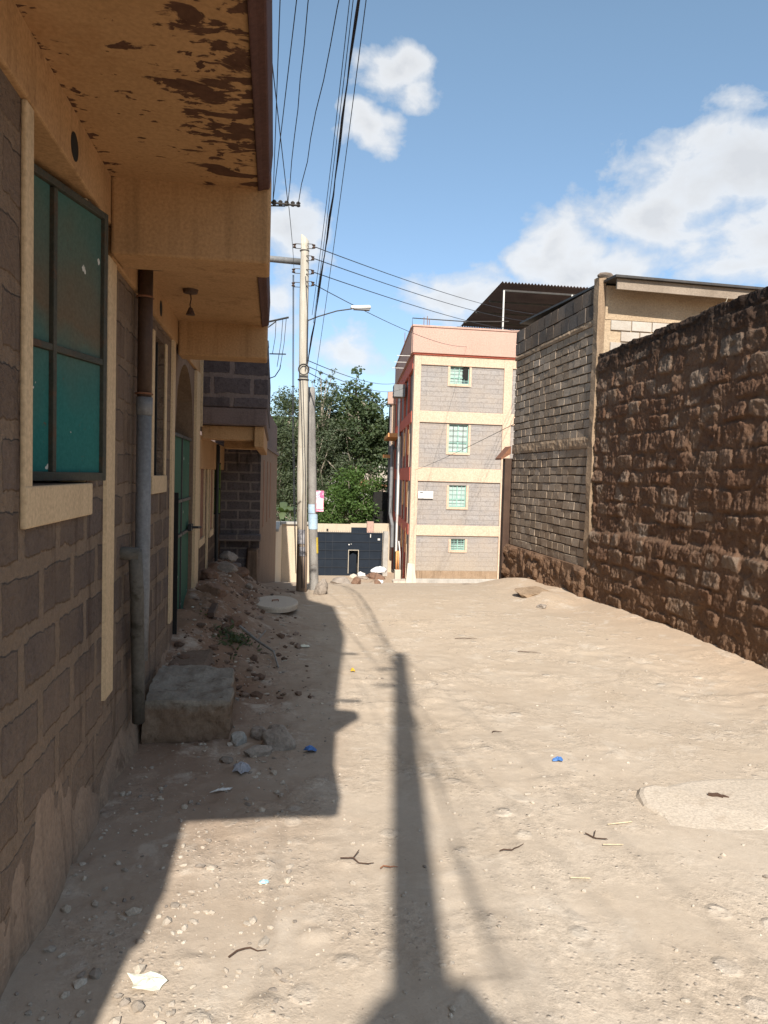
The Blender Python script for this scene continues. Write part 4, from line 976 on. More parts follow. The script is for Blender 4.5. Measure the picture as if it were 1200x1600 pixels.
# ------------------------------------------------------------------ pink flats
flats = thing('apartment_block', (8.5, 38, -3.3), 'four storey peach and pink apartment block with grey block panels', 'apartment block')
PEACH = weathered('peach_paint', (.485,.345,.245), (.52,.38,.275), (.50,.34,.22), .5, .85, .2, .12, .004, 20, .12)
PINKP = weathered('pale_pink_paint', (.415,.262,.205), (.45,.29,.23), (.39,.24,.185), .5, .85, .2, .12, .004, 20, .1)
CORAL = weathered('coral_red_paint', (.46,.10,.065), (.52,.135,.085), (.40,.085,.055), .8, .8, .2, .12, .004, 20, .15)
ORANGE_ = weathered('orange_paint', (.62,.27,.10), (.66,.31,.12), (.55,.22,.08), 1.2, .8, .25, .12, .004, 20, .2)
M_panel = blockwall('flats_block_panel', 'x', (1.3,.208), .011, (.245,.222,.21), (.305,.28,.262), (.20,.178,.165), .012, (0,.05), .22, ((.34,.275,.215), .6), .5, .015, None, ((.33,.265,.19), -2.6, -1.2, .5), 18, .5)
M_panelside = blockwall('flats_side_panel', 'y', (.62,.208), .012, (.19,.165,.16), (.25,.22,.21), (.30,.25,.23), .012, (0,.05), .4, None, .5, .015, None, ((.25,.16,.11), -3, 0, .6), 18)
M_glass, _nt, _bs, _ = newmat('window_glass'); _bs.inputs['Base Color'].default_value = (.10,.12,.12,1); _bs.inputs['Roughness'].default_value = .08
M_tealframe = weathered('pale_teal_frame', (.22,.37,.31), (.27,.43,.36), (.17,.29,.24), 5, .6, .2, .1, .002, 60)
M_curtain = weathered('pale_curtain', (.34,.42,.38), (.44,.50,.46), (.24,.32,.29), 5, .9, .3, .1, .003, 30, .3)
FX0, FX1, FY = 5.92, 12.6, 32.0
BANDS = [(-3.35,-2.45,'base'),(-.98,-.50),(1.50,2.06),(4.05,4.50),(6.50,6.92)]
# front frame of peach bands and columns, butted not overlapped
fr = MB()
cols = [(FX0, 6.22), (9.98, 10.36)]
for (x0, x1) in cols: fr.box(x0, x1, FY-.07, FY+.25, -3.3, 6.92)
for (z0, z1) in ((-.98,-.52),(1.42,2.02),(4.0,4.50),(6.50,6.92)):
    fr.box(6.22, 9.98, FY-.068, FY+.25, z0, z1); fr.box(10.36, FX1, FY-.068, FY+.25, z0, z1)
fr.split('frame_band', PEACH, flats, bevel=.01)
# storey panels with window openings
WIN = [(7.53,8.40,5.72,6.50),(7.55,8.44,2.72,3.95),(7.64,8.43,.30,1.27),(7.80,8.45,-1.62,-1.12)]
PAN = [(4.50,6.50),(2.02,4.0),(-.52,1.42),(-2.55,-.98)]
for i, ((z0, z1), (a, b_, c_, d_)) in enumerate(zip(PAN, WIN)):
    p = MB()
    p.box(6.22, a, FY, FY+.2, z0, z1); p.box(b_, 9.98, FY, FY+.2, z0, z1); p.box(a, b_, FY, FY+.2, z0, c_)
    if d_ < z1-.01: p.box(a, b_, FY, FY+.2, d_, z1)
    p.box(10.36, FX1, FY, FY+.2, z0, z1)
    p.build('block_panel', M_panel, flats)
    w = MB(); t = .10
    w.box(a-t, a, FY-.03, FY+.0, c_-t, min(d_+.0, z1)); w.box(b_, b_+t, FY-.03, FY+.0, c_-t, min(d_, z1)); w.box(a, b_, FY-.05, FY-.0, c_-t, c_)
    wo = w.build('window', PEACH, flats)
    g = MB(); g.box(a, b_, FY+.12, FY+.13, c_, d_); g.build('window_glass', M_glass, wo)
    g = MB(); g.box(a+.02, b_-(.30 if i == 0 else .03), FY+.16, FY+.17, c_, d_); 
    f = MB(); mid = (a+b_)/2
    for (u0, u1, v0, v1) in ((a,a+.04,c_,d_),(b_-.04,b_,c_,d_),(mid-.02,mid+.02,c_+.04,d_-.04),(a+.04,b_-.04,c_,c_+.04),(a+.04,b_-.04,d_-.04,d_),(a+.04,mid-.02,c_+.33*(d_-c_),c_+.33*(d_-c_)+.03),(mid+.02,b_-.04,c_+.33*(d_-c_),c_+.33*(d_-c_)+.03)):
        f.box(u0, u1, FY+.06, FY+.10, v0, v1)
    f.split('window_frame', M_tealframe, wo)
    f = MB(); nb = 4
    for k in range(1, nb+1): zz = c_+(d_-c_)*k/(nb+1); f.box(a+.04, b_-.04, FY+.045, FY+.055, zz-.008, zz+.008)
    for k in (1, 3): xx = a+(b_-a)*k/4; f.box(xx-.008, xx+.008, FY+.034, FY+.044, c_+.04, d_-.04)
    f.split('burglar_bars', M_tealframe if i != 1 else M_darkmetal, wo)
    cu = MB()
    nfold = 12; u0, u1 = a+.04, (b_-.30 if i == 0 else b_-.04)
    vs = []
    for k in range(nfold*2+1):
        x = u0+(u1-u0)*k/(nfold*2); yy = FY+.105+(.008 if k % 2 else -.008)
        vs += [(x, yy, c_+.05), (x, yy, d_-.08 if i != 3 else c_+.25)]
    cu.add(vs, [(2*k,2*k+2,2*k+3,2*k+1) for k in range(nfold*2)]); co = cu.build('curtain', M_curtain, wo); s_ = co.modifiers.new('s','SOLIDIFY'); s_.thickness = .004
# open dark leaf at the top window
b = MB(); b.box(8.12, 8.36, FY+.02, FY+.03, 5.95, 6.48); b.build('dark_opening', M_void, flats)
# parapet with red string course
pa = MB(); pa.box(FX0-.12, FX1, FY-.20, FY+.0, 6.985, 8.09); pa.split('parapet', PINKP, flats, bevel=.01)
pa = MB(); pa.box(FX0-.16, FX1, FY-.24, FY+.03, 8.092, 8.17); pa.build('parapet_coping', PINKP, flats, bevel=.01)
pa = MB(); pa.box(FX0-.06, FX1, FY-.13, FY+.2, 6.922, 6.983); pa.build('string_course', CORAL, flats)
# plinth
pl = MB(); pl.box(FX0-.05, FX1, FY-.10, FY+.2, -3.8, -2.90); pl.build('plinth', M_concrete, flats, bevel=.02)
pl = MB(); pl.box(6.22, 9.98, FY-.02, FY+.2, -2.898, -2.55); pl.build('damp_band', M_tanmortar, flats)
pl = MB(); pl.hexa([(FX0-.22,FY-.35,-3.9),(FX0+.45,FY-.30,-3.9),(FX0+.40,FY-.10,-3.9),(FX0-.15,FY-.05,-3.9),(FX0-.05,FY-.12,-2.2),(FX0+.25,FY-.12,-2.25),(FX0+.25,FY-.075,-2.25),(FX0-.05,FY-.075,-2.2)]); pl.build('splash_render', M_concrete_pale, flats, bevel=.03)
# notice board on the second storey: white with a small dark mark
b = MB(); b.box(6.25, 6.92, FY-.095, FY-.07, .655, .985); nb_ = b.build('signboard', M_white, flats)
b = MB(); b.box(6.33, 6.46, FY-.099, FY-.096, .90, .935); b.build('sign_mark', M_blackiron, nb_)
# side wall running back: local frame along the wall
SD = Vector((1.30, 12.5)).normalized(); SN = Vector((-SD.y, SD.x)); SO = Vector((FX0, FY+.0)); LEN = 12.57
def sxf(u, w, z): p = SO+SD*u+SN*w; return (p.x, p.y, z)
b = MB(); c = SO+SD*LEN
b.prism([(FX0+.12,FY+.26),(FX1,FY+.26),(FX1,c.y),(c.x+.02,c.y)], 'z', -4.6, 6.9); b.build('body', M_panelside, flats)
b = MB(sxf)
for (z0, z1) in ((-.98,-.52),(1.42,2.02),(4.0,4.5),(6.35,6.92)): b.box(.3, LEN, -.05, .05, z0, z1)
for u in (2.6, 5.2, 8.4, LEN-.3): 
    for (z0, z1) in ((-4.2,-.98),(-.52,1.42),(2.02,4.0),(4.5,6.35)): b.box(u, u+.25, -.05, .04, z0, z1)
b.split('side_band', CORAL, flats)
b = MB(sxf); b.box(.02, LEN, -.02, .14, 6.985, 8.09); b.box(.02, LEN, -.06, .18, 8.092, 8.17); b.build('side_parapet', PINKP, flats)
b = MB(sxf)
for u in (1.5, 4.1, 7.2):
    for z in (-1.9, .2, 2.6): b.box(u, u+.35, .02, .06, z, z+1.15)
b.split('side_window_trim', ORANGE_, flats)
b = MB(sxf)
for u in (.9, 3.2, 4.9): 
    for (z0, z1) in ((-4.0,-1.0),(-.5,1.40),(2.04,3.98)): b.box(u, u+.07, .03, .055, z0, z1)
b.split('side_joint', PEACH, flats)
b = MB(sxf); b.tube([(6.6,.14,3.7),(6.6,.14,-.4),(6.75,.14,-.9),(6.75,.14,-2.4)], .06, 8); b.tube([(7.4,.14,6.2),(7.4,.14,-.6)], .05, 8); b.split('downpipe', M_white, flats)
b = MB(sxf); b.tube([(9.2,.2,3.1),(9.2,.35,3.3),(8.8,.40,3.1),(8.8,.40,-.5),(8.0,.3,-1.1),(8.0,.3,-2.3)], .09, 8); b.split('soil_pipe', M_grey, flats)
b = MB(sxf); b.box(4.4, 5.4, .06, .62, 5.55, 6.15); mb_ = b.build('meter_cage', M_grey, flats)
b = MB(sxf)
for z in (5.6, 5.75, 5.9, 6.05): b.box(4.4, 5.4, .622, .632, z, z+.05)
b.split('cage_slat', M_darkmetal, mb_)
b = MB(sxf); b.box(7.6, LEN+.1, .06, .7, 3.72, 3.92); b.split('side_balcony', ORANGE_, flats)
b = MB(sxf)
for u in (.6, 2.5, 4.4): b.tube([(u,.15,6.95),(u-.1,.75,6.93)], .015, 6)
b.split('spout', M_white, flats)
b = MB()
for (x, y, h) in ((6.35,32.3,.45),(6.5,32.3,.5),(6.15,36,.45),(6.6,32.35,.4)): b.tube([(x,y,8.1),(x,y,8.17+h)], .014, 6)
b.split('rebar', M_rust, flats)
# roof-top rail
rl = thing('roof_rail', (6.6, 32.6, 8.17), 'thin steel frame rail standing on the pink parapet corner', 'rail')
b = MB(); b.tube([(5.98,33.1,8.1),(5.98,33.1,8.72),(8.4,32.9,8.66),(10.4,32.9,8.78)], .022, 6); b.build('rail_pipe', M_darkmetal, rl)
# big dark shed roof on the terrace
rs = thing('roof_canopy', (12, 37, 8.1), 'dark corrugated sheet canopy raised on posts above the pink flats roof', 'canopy')
def corr():
    b = MB(); nx_ = 96; vs = []; fs = []
    A, B, C_, D_ = Vector((10.0,33.0,10.56)), Vector((17.5,33.0,10.56)), Vector((17.5,42.5,10.40)), Vector((10.42,42.2,10.38))
    for i in range(nx_+1):
        t = i/nx_
        p, q = A.lerp(B, t), D_.lerp(C_, t); h = .045*(1 if i % 2 else -1)
        vs += [p+Vector((0,0,h)), q+Vector((0,0,h))]
    fs = [(2*i,2*i+2,2*i+3,2*i+1) for i in range(nx_)]
    b.add(vs, fs); return b
M_roofsheet = weathered('rusted_roof_sheet', (.10,.075,.068), (.145,.11,.10), (.075,.05,.045), 1.2, .75, .3, .2, .005, 30, .2)
o = corr().build('roof_sheet', M_roofsheet, rs, keepnormals=True); s_ = o.modifiers.new('s','SOLIDIFY'); s_.thickness = .01
b = MB()
for y in (33.3, 35.5, 38, 40.5, 42): b.box(10.2, 17.3, y-.04, y+.04, 10.22, 10.30)
b.split('purlin', M_darkmetal, rs)
for (x, y) in ((10.22,33.2),(13.5,33.2),(10.5,41.8),(16.8,33.2),(16.8,41.8),(13.5,41.8)):
    b = MB(); b.tube([(x,y,6.9),(x,y,10.24)], .04, 8); b.build('post', M_white if y < 34 else M_darkmetal, rs)

# lower neighbour beyond the flats
nb2 = thing('narrow_building', (8.2, 48.6, -4), 'slim shade-coloured building edge with pink parapet beyond the pink flats', 'building')
b = MB(); b.prism([(6.95,45.2),(9.5,45.2),(9.5,52),(7.9,52)], 'z', -5, 6.6); b.build('wall', M_panelside, nb2)  # darker panel colour carries the shade on this wall
b = MB(); b.box(6.75, 9.5, 45.0, 45.19, 6.0, 6.75); b.build('parapet', PINKP, nb2)
b = MB(); b.box(7.05, 7.25, 45.1, 45.19, -4, 6.0); b.build('corner_band', PEACH, nb2)
b = MB(); b.box(6.55, 7.0, 44.9, 45.19, 2.7, 2.9); b.split('balcony', ORANGE_, nb2)
b = MB(); b.box(6.02, 6.9, 45.0, 46.2, -1.9, .6); b.build('dark_opening', M_void, nb2)
b = MB()
for k in range(6): b.tube([(6.0+.13*k,44.95,-2.7),(6.0+.13*k,44.95,-1.95)], .02, 6)
b.box(5.9, 6.9, 44.9, 45.2, -2.9, -2.7); b.build('balustrade', M_grey, nb2)

# ------------------------------------------------------------------ gate and what stands round it
gt = thing('steel_gate', (3.85, 38, -3.65), 'wide blue black sheet steel gate at the foot of the road', 'gate')
GX0, GX1, GZ0, GZ1 = 2.08, 5.62, -3.66, -1.37
WK = (3.87, 4.36, -3.50, -2.30)
b = MB(); b.box(GX0, WK[0], 37.98, 38.0, GZ0, GZ1); b.box(WK[1], GX1, 37.98, 38.0, GZ0, GZ1); b.box(WK[0], WK[1], 37.98, 38.0, WK[3], GZ1); b.box(WK[0], WK[1], 37.98, 38.0, GZ0, WK[2]); b.build('gate_panel', M_gate, gt)
M_gateframe = weathered('blue_grey_frame', (.016,.019,.025), (.022,.026,.033), (.012,.014,.018), 5, .55, .3, .1, .002, 60)
b = MB()
for z in (-1.41, -1.86, -2.30, -2.74, -3.18, -3.62):
    for (x0, x1) in ((GX0,WK[0]-.03),(WK[1]+.03,GX1)) if z < -2.31 else ((GX0,GX1),): b.box(x0, x1, 37.95, 37.978, z-.018, z+.018)
b.split('gate_rail', M_gateframe, gt)
b = MB()
for x in (2.66, 3.02, 4.95): b.box(x-.012, x+.012, 37.955, 37.979, GZ0+.05, GZ1-.05)
b.split('gate_stile', M_gateframe, gt)
b = MB(); b.box(WK[0]-.03, WK[0], 37.94, 37.978, WK[2], WK[3]+.03); b.box(WK[1], WK[1]+.03, 37.94, 37.978, WK[2], WK[3]+.03); b.box(WK[0], WK[1], 37.94, 37.978, WK[3], WK[3]+.03)
M_wkframe = weathered('worn_pale_frame', (.40,.34,.26), (.47,.41,.32), (.3,.25,.2), 5, .7, .3, .1, .002, 60)
wk = b.build('wicket_frame', M_wkframe, gt)
b = MB(); b.hexa([(WK[0],38.02,WK[2]),(WK[1]-.05,38.25,WK[2]),(WK[1]-.05,38.27,WK[2]),(WK[0],38.04,WK[2]),(WK[0],38.02,WK[3]-.3),(WK[1]-.05,38.25,WK[3]-.02),(WK[1]-.05,38.27,WK[3]-.02),(WK[0],38.04,WK[3]-.3)]); b.build('wicket_door', M_gate, wk)
b = MB(); b.box(WK[0]-.2, WK[1]+.2, 38.9, 38.95, WK[2]-.2, WK[3]+.2); b.build('dark_opening', M_void, wk)
b = MB()
for k in range(36):
    x = GX0+.05+k*.098; b.add([(x-.008,37.985,GZ1),(x+.008,37.985,GZ1),(x+.008,38.0,GZ1),(x-.008,38.0,GZ1),(x,37.993,GZ1+.14)], [(0,1,2,3),(0,1,4),(1,2,4),(2,3,4),(3,0,4)])
b.build('spike_row', M_gateframe, gt)
b = MB(); b.box(5.36,5.48,37.93,37.95,-1.76,-1.66); b.box(4.96,5.0,37.93,37.95,-1.62,-1.45); b.lathe((3.87,37.93,-2.0),[(.035,0),(.035,.02)],10,'y'); b.lathe((3.98,37.93,-1.97),[(.02,0),(.02,.02)],10,'y'); b.split('gate_sticker', M_white, gt)
gp = MB().box(5.66, 5.92, 37.9, 38.2, -4, -1.30).build('gate_pillar', M_concrete, None, bevel=.02, origin=(5.8,38,-3.7)); tag(gp, 'grey concrete gate pillar between the dark gate and the pipes', 'pillar')
ww = thing('white_wall', (4, 41, -4), 'white compound wall with a pinkish pillar seen over the gate', 'wall')
b = MB(); b.box(1.9, 4.25, 41.0, 41.2, -4.6, -1.15); b.box(5.55, 6.6, 41.0, 41.2, -4.6, -1.08); b.box(4.25, 5.15, 41.0, 41.2, -4.6, -1.10); b.split('wall_face', M_creamwall, ww)
b = MB(); b.box(4.28, 5.14, 40.96, 40.99, -2.2, -1.32); b.build('metal_door', M_gate, ww)
b = MB(); b.box(5.17, 5.53, 40.93, 41.25, -4.6, -.98); b.build('pillar', PINKP, ww)
b = MB(); b.box(2.9, 3.0, 40.96, 40.99, -1.55, -1.42); b.split('vent_hole', M_void, ww)

# orange cable duct on a concrete bollard beside the flats
cd = thing('concrete_post', (5.72, 33.6, -3.3), 'tan concrete post with orange pipe on top beside the pink flats', 'post')
b = MB(); b.box(5.58, 5.86, 33.5, 33.75, -3.9, -2.72); b.build('post_shaft', M_concrete_pale, cd, bevel=.02)
b = MB(); b.tube([(5.66,33.62,-2.72),(5.66,33.62,-1.85)], .045, 10); b.tube([(5.75,33.62,-2.72),(5.75,33.62,-1.85)], .03, 10); b.split('orange_pipe', ORANGE_, cd, smooth=True)
b = MB(); b.tube([(5.83,33.62,-2.72),(5.82,33.66,-2.0),(5.75,33.7,-1.4)], .025, 8); b.build('white_pipe', M_white, cd, smooth=True)
o = MB().hexa([(5.3,32.2,-3.4),(6.1,31.9,-3.4),(6.2,33.0,-3.4),(5.4,33.2,-3.4),(5.3,32.2,-3.08),(6.1,31.9,-3.02),(6.2,33.0,-3.04),(5.4,33.2,-3.1)]).build('concrete_slab', M_concrete_pale, None, bevel=.04, origin=(5.7,32.5,-3.3)); tag(o, 'flat pale concrete slab at the pink flats corner', 'slab')

# ------------------------------------------------------------------ vegetation
def leaf_cloud(b, centre, rad, n, size, r, squash=.8, asp=.55, droop=0.):
    for _ in range(n):
        d = Vector((r.gauss(0,1), r.gauss(0,1), r.gauss(0,1))); d.normalize(); q = r.random()**.45
        p = Vector(centre)+Vector((d.x*rad, d.y*rad, d.z*rad*squash))*q
        s = size*r.uniform(.6,1.35)
        a = Vector((r.gauss(0,1), r.gauss(0,1), r.gauss(0,.7)-droop)); a.normalize()
        nrm = (d*.6+Vector((r.gauss(0,.7), r.gauss(0,.7), .5+r.gauss(0,.7)))).normalized()
        w = a.cross(nrm)
        if w.length < 1e-3: continue
        w.normalize()
        k = len(b.v); m_ = p+a*s*.45
        b.v += [tuple(p), tuple(m_+w*s*asp*.5), tuple(p+a*s), tuple(m_-w*s*asp*.5)]; b.f.append((k,k+1,k+2,k+3))
M_bark = weathered('grey_bark', (.20,.17,.13), (.28,.24,.185), (.13,.105,.08), 3, .95, .3, .6, .03, 20, .5)
def tree(name, base, trunk_top, clusters, nl, size, mat, label, cat, tr=.22, seed=1, group=None, squash=.8, asp=.55, droop=0., limbs=.5):
    r = random.Random(seed); t = thing(name, base, label, cat, group)
    b = MB(); B, T = Vector(base), Vector(trunk_top); pts = [B.lerp(T, k/6)+Vector((r.uniform(-.15,.15)*(0<k<6), r.uniform(-.15,.15)*(0<k<6), 0)) for k in range(7)]
    b.tube(pts, [tr*(1-.6*k/6) for k in range(7)], 8)
    for (c, rad, dens) in clusters:
        if r.random() > limbs: continue
        s = pts[r.randint(3,6)]; e = Vector(c); m_ = s.lerp(e,.5)+Vector((r.uniform(-.3,.3),r.uniform(-.3,.3),.25))
        b.tube([s, m_, e], [tr*.38, tr*.24, tr*.08], 6)
    b.build('trunk', M_bark, t, smooth=True)
    b = MB()
    for (c, rad, dens) in clusters: leaf_cloud(b, c, rad, max(6, int(nl*dens*rad*rad)), size, r, squash, asp, droop)
    b.build('crown', mat, t, keepnormals=True)
    return t
def blobs(r, cx, cy, cz, rx, ry, rz, n, r0, r1, shell=.55):
    out = []
    for _ in range(n):
        d = Vector((r.gauss(0,1), r.gauss(0,1), r.gauss(0,1))); d.normalize(); q = shell+(1-shell)*r.random()
        out.append(((cx+d.x*rx*q, cy+d.y*ry*q, cz+d.z*rz*q), r.uniform(r0, r1), r.uniform(.6,1.2)))
    return out
M_leafdark = leafmat('dark_olive_leaves', (.034,.048,.026), (.098,.118,.064), .3, (.17,.18,.115))  # dark, mid and grey leaves are greyed to carry the air haze
M_leafmid = leafmat('mid_green_leaves', (.040,.062,.032), (.105,.138,.068), .35, (.18,.205,.12))
M_leafbright = leafmat('bright_green_leaves', (.045,.085,.020), (.105,.170,.045), .35, (.18,.25,.08))
M_leafgrey = leafmat('grey_green_leaves', (.045,.062,.034), (.11,.132,.078), .3, (.18,.20,.13))
r = random.Random(21)
tree('feathery_tree', (.2,48,-4.6), (.4,48,3), blobs(r, .5,48,2.7, 2.0,2.2,4.2, 115, .5,.95, .25), 300, .20, M_leafdark, 'dark feathery tree rising behind the cream wall left of the poles', 'tree', .25, 31, squash=.75, asp=.38, droop=.3)
r = random.Random(22)
cl = blobs(r, 3.0,49,3.0, 1.9,2.0,4.2, 130, .5,.95, .2)
for (x, zt) in ((2.15,7.6),(2.75,8.2),(3.25,7.7),(3.7,8.5),(1.7,7.0)):
    for k in range(5): cl.append(((x+r.uniform(-.15,.15), 49+r.uniform(-.3,.3), zt-k*.5), .16+.07*k, 2.2))
tree('sprig_topped_tree', (2.7,49,-4.8), (2.9,49,4), cl, 290, .20, M_leafgrey, 'grey green tree with thin upright sprigs between pole and centre', 'tree', .24, 32, squash=.8, asp=.42, droop=.2, limbs=.65)
r = random.Random(23)
cl = blobs(r, 5.5,50,4.3, 2.1,1.8,3.3, 62, .5,.9, .25)+[((2.6,50,5.6),.9,1.),((3.3,50,6.3),.8,1.),((4.7,50,6.6),.9,1.),((5.9,50,5.8),.9,1.),((6.7,50,3.4),.9,1.),((7.0,50,2.2),.9,1.),((4.0,50,6.6),.6,1.1),((3.6,50,5.6),.7,1.),((4.6,50,5.4),.8,1.),((6.6,50,4.6),.8,1.),((7.2,50,4.2),.8,1.),((5.35,50,8.6),.42,1.3),((5.0,50,7.6),.6,1.2),((5.9,50,7.4),.6,1.2),((4.4,50,7.3),.45,1.2),((5.4,50,6.6),.6,1.),((6.3,50,6.3),.6,1.1),((6.9,50,5.6),.6,1.),((7.3,50,6.5),.4,1.),((7.6,50,5.3),.6,1.),((4.3,50,6.0),.5,1.)]
tree('broadleaf_tree', (5.4,50,-4.9), (5.4,50,6.6), cl, 260, .26, M_leafmid, 'tall broad leaved tree with separate round clumps near the pink flats', 'tree', .2, 33, squash=.85, asp=.6, limbs=.9)
r = random.Random(24)
tree('leafy_tree', (5.2,46,-4.3), (5.1,46,-1.3), blobs(r, 5.2,46,-.1, 2.0,1.6,2.5, 80, .5,.8, .25), 300, .19, M_leafbright, 'bright green round tree just behind the gate on its right half', 'tree', .16, 34, asp=.5, droop=.2)
r = random.Random(25)
tree('flowering_shrub', (3.1,45,-4.2), (3.1,45,-2), blobs(r, 3.1,45,-1.0, 1.3,1.1,1.5, 44, .4,.65, .25), 330, .17, M_leafbright, 'dense green shrub spilling over the white wall behind the gate', 'shrub', .1, 35, asp=.5)
r = random.Random(26)
tree('olive_tree', (1.5,46,-4.3), (1.5,46,-1), blobs(r, 1.6,46,-.2, 1.6,1.4,2.2, 50, .5,.8, .25), 300, .18, M_leafdark, 'low dark olive green tree behind the two poles', 'tree', .14, 36, asp=.42, droop=.3)
r = random.Random(27)
tree('slender_tree', (7.6,58,-5.3), (7.6,58,5), blobs(r, 7.6,58,4.6, 1.6,1.6,3.2, 44, .5,.9, .3), 170, .26, M_leafgrey, 'hazy grey green tree farthest right against the flats edge', 'tree', .2, 37, asp=.5)
r = random.Random(28)
tree('leaning_tree', (3.9,52,-5.0), (4.6,52,4.2), blobs(r, 4.4,52,2.0, 1.5,1.4,2.4, 14, .4,.7, .5), 120, .22, M_leafmid, 'thin pale stemmed tree leaning right amid the foliage centre', 'tree', .11, 38, asp=.5, limbs=1.)
# banana clump behind the cream wall
def banana(x, y, z, label, seed, hgt, n=9, ln=1.0):
    r = random.Random(seed); t = thing('banana_plant', (x,y,z), label, 'banana plant', 'banana plants behind the cream wall')
    b = MB(); b.tube([(x,y,z-.2),(x+.02,y,z+hgt*.5),(x,y,z+hgt)], [.10,.08,.05], 10); b.build('stem', M_leafbright, t, smooth=True)
    b = MB()
    for k in range(n):
        a = k*2.4+r.uniform(-.3,.3); L_ = ln*r.uniform(.75,1.15); up = r.uniform(.4,1.2); vs = []; m_ = 9
        for i in range(m_+1):
            s = i/m_; rad = L_*s*(1-.15*s); zz = z+hgt+L_*(up*s-1.05*s*s*(.5+up*.35)); w = .13*L_/1.0*math.sin(math.pi*min(1,s*.9+.1))**.7*(1 if i < m_ else .1)
            cx, cy = x+math.cos(a)*rad, y+math.sin(a)*rad; px, py = -math.sin(a)*w, math.cos(a)*w
            vs += [(cx+px,cy+py,zz-.04*w*8*s),(cx,cy,zz),(cx-px,cy-py,zz-.04*w*8*s)]
        fs = []
        for i in range(m_):
            if r.random() < .12: continue
            fs += [(3*i,3*i+3,3*i+4,3*i+1),(3*i+1,3*i+4,3*i+5,3*i+2)]
        b.add(vs, fs)
    b.build('leaf_fronds', M_leafmid, t, keepnormals=True, smooth=True)
banana(.30, 24.0, -1.7, 'banana plant with bright fronds showing left of the pale pole', 1, 2.0, 12, .95)
banana(.85, 26.0, -1.9, 'smaller banana plant with ragged fronds just right of the poles', 2, 1.55, 8, .75)

# far treeline and hillside houses
def far_wood(name, label, n, box, size, mat, seed):
    r = random.Random(seed); b = MB()
    for _ in range(n):
        x, y = r.uniform(box[0], box[1]), r.uniform(box[2], box[3]); g = float(gbase(y)); h = r.uniform(3, 7)
        leaf_cloud(b, (x, y, g+h*.55), h*.55, 90, size, r, .9, .6)
    o = b.build(name, mat, None, keepnormals=True); tag(o, label, 'trees', kind='stuff')
far_wood('distant_foliage', 'distant mass of valley trees showing through gaps in the nearer crowns', 90, (-20, 60, 75, 200), 1.1, M_leafgrey, 5)
hc = [(.36,.30,.24),(.33,.24,.19),(.38,.35,.31),(.30,.26,.22),(.37,.32,.23)]
HM = [weathered('far_wall_paint', c, tuple(x*1.08 for x in c), tuple(x*.8 for x in c), .2, .9, .3, .1, .01, 5, .2) for c in hc]
HLAB = ['cream distant hillside house seen past the flats edge','pinkish distant house low on the hill behind the trees','whitish distant house block high behind the broad leaved tree','greyish distant house behind the leaning tree','yellowish distant house between trunk and flats','small cream distant house far left behind the feathery tree','pinkish distant house above the olive tree','whitish far house showing through the middle foliage']
for k, (x, y, w, h) in enumerate([(19,150,9,8),(16,130,7,6),(17.5,200,10,8),(12.5,165,8,7),(15.5,118,6,5),(1,170,9,8),(5,190,9,8),(9.5,140,7,8)]):
    g = float(gbase(y)); hh = thing('hillside_house', (x,y,g), HLAB[k], 'house', 'houses on the far hillside')
    m = HM[k % 5]
    MB().box(x-w/2,x+w/2,y,y+8,g-2,g+h).build('wall', m, hh)
    MB().prism([(x-w/2-.4,g+h+.002),(x+w/2+.4,g+h+.002),(x+w/2+.4,g+h+.3),(x,g+h+1.3),(x-w/2-.4,g+h+.3)], 'y', y-.4, y+8.4).build('roof', M_rust if k % 2 else M_concrete, hh)
    for f_ in range(max(1,int(h//3))):
        for q in range(3):
            xa = x-w/2+w*(q+.5)/3-.5; MB().box(xa, xa+1.0, y-.04, y-.005, g+1+f_*3, g+2.2+f_*3).build('window', M_void, hh)

# ------------------------------------------------------------------ loose things on the ground
def rockthing(name, x, y, sx, sy, sz, seed, mat, label, cat, group=None, dz=0, rot=None, sub=3):
    z = G(x, y)+sz*.28+dz; o = MB().rock((x,y,z), sx, sy, sz, seed, .5, sub, .22, rot).build(name, mat, None, origin=(x,y,z), smooth=False)
    tag(o, label, cat, group); return o
gR = 'broken stones beside the concrete step'
rockthing('broken_stone', .06, 4.35, .115, .085, .10, 41, M_rock, 'big angular broken stone, largest of the heap beside the step', 'stone', gR)
rockthing('broken_stone', -.07, 4.22, .09, .04, .045, 42, M_rock, 'long flat broken stone lying in front of the big one', 'stone', gR, rot=.2)
rockthing('broken_stone', -.06, 4.50, .07, .055, .05, 43, M_rock, 'dark broken stone wedged behind the big one', 'stone', gR)
rockthing('broken_stone', -.18, 4.42, .06, .05, .06, 44, M_concrete, 'pale lump of concrete touching the step corner', 'stone', gR)
rockthing('broken_stone', -.24, 4.14, .05, .035, .028, 45, M_rock, 'small flat stone low in front of the step corner', 'stone', gR)
rockthing('concrete_chunk', .66, 10.05, .13, .11, .15, 46, M_rock, 'upright grey concrete chunk at the foot of the stub post', 'concrete', dz=.02)
rockthing('broken_stone', 1.35, 14.6, .28, .2, .11, 47, M_rock, 'pale concrete lump on the road crest beyond the poles', 'stone')
rockthing('broken_stone', 1.62, 14.2, .11, .1, .11, 48, M_brick_rub, 'dark little stone right of the pale lump on the crest', 'stone')
rockthing('broken_stone', 3.42, 9.0, .09, .06, .035, 49, M_rock, 'pale flat stone on the road near the shed corner', 'stone')
rockthing('cement_heap', 3.6, 9.9, .30, .26, .09, 50, M_tanmortar, 'low brown lump of spilled mortar against the shed footing', 'mortar heap', dz=-.03)
gB = 'lumps on the rubble bank'
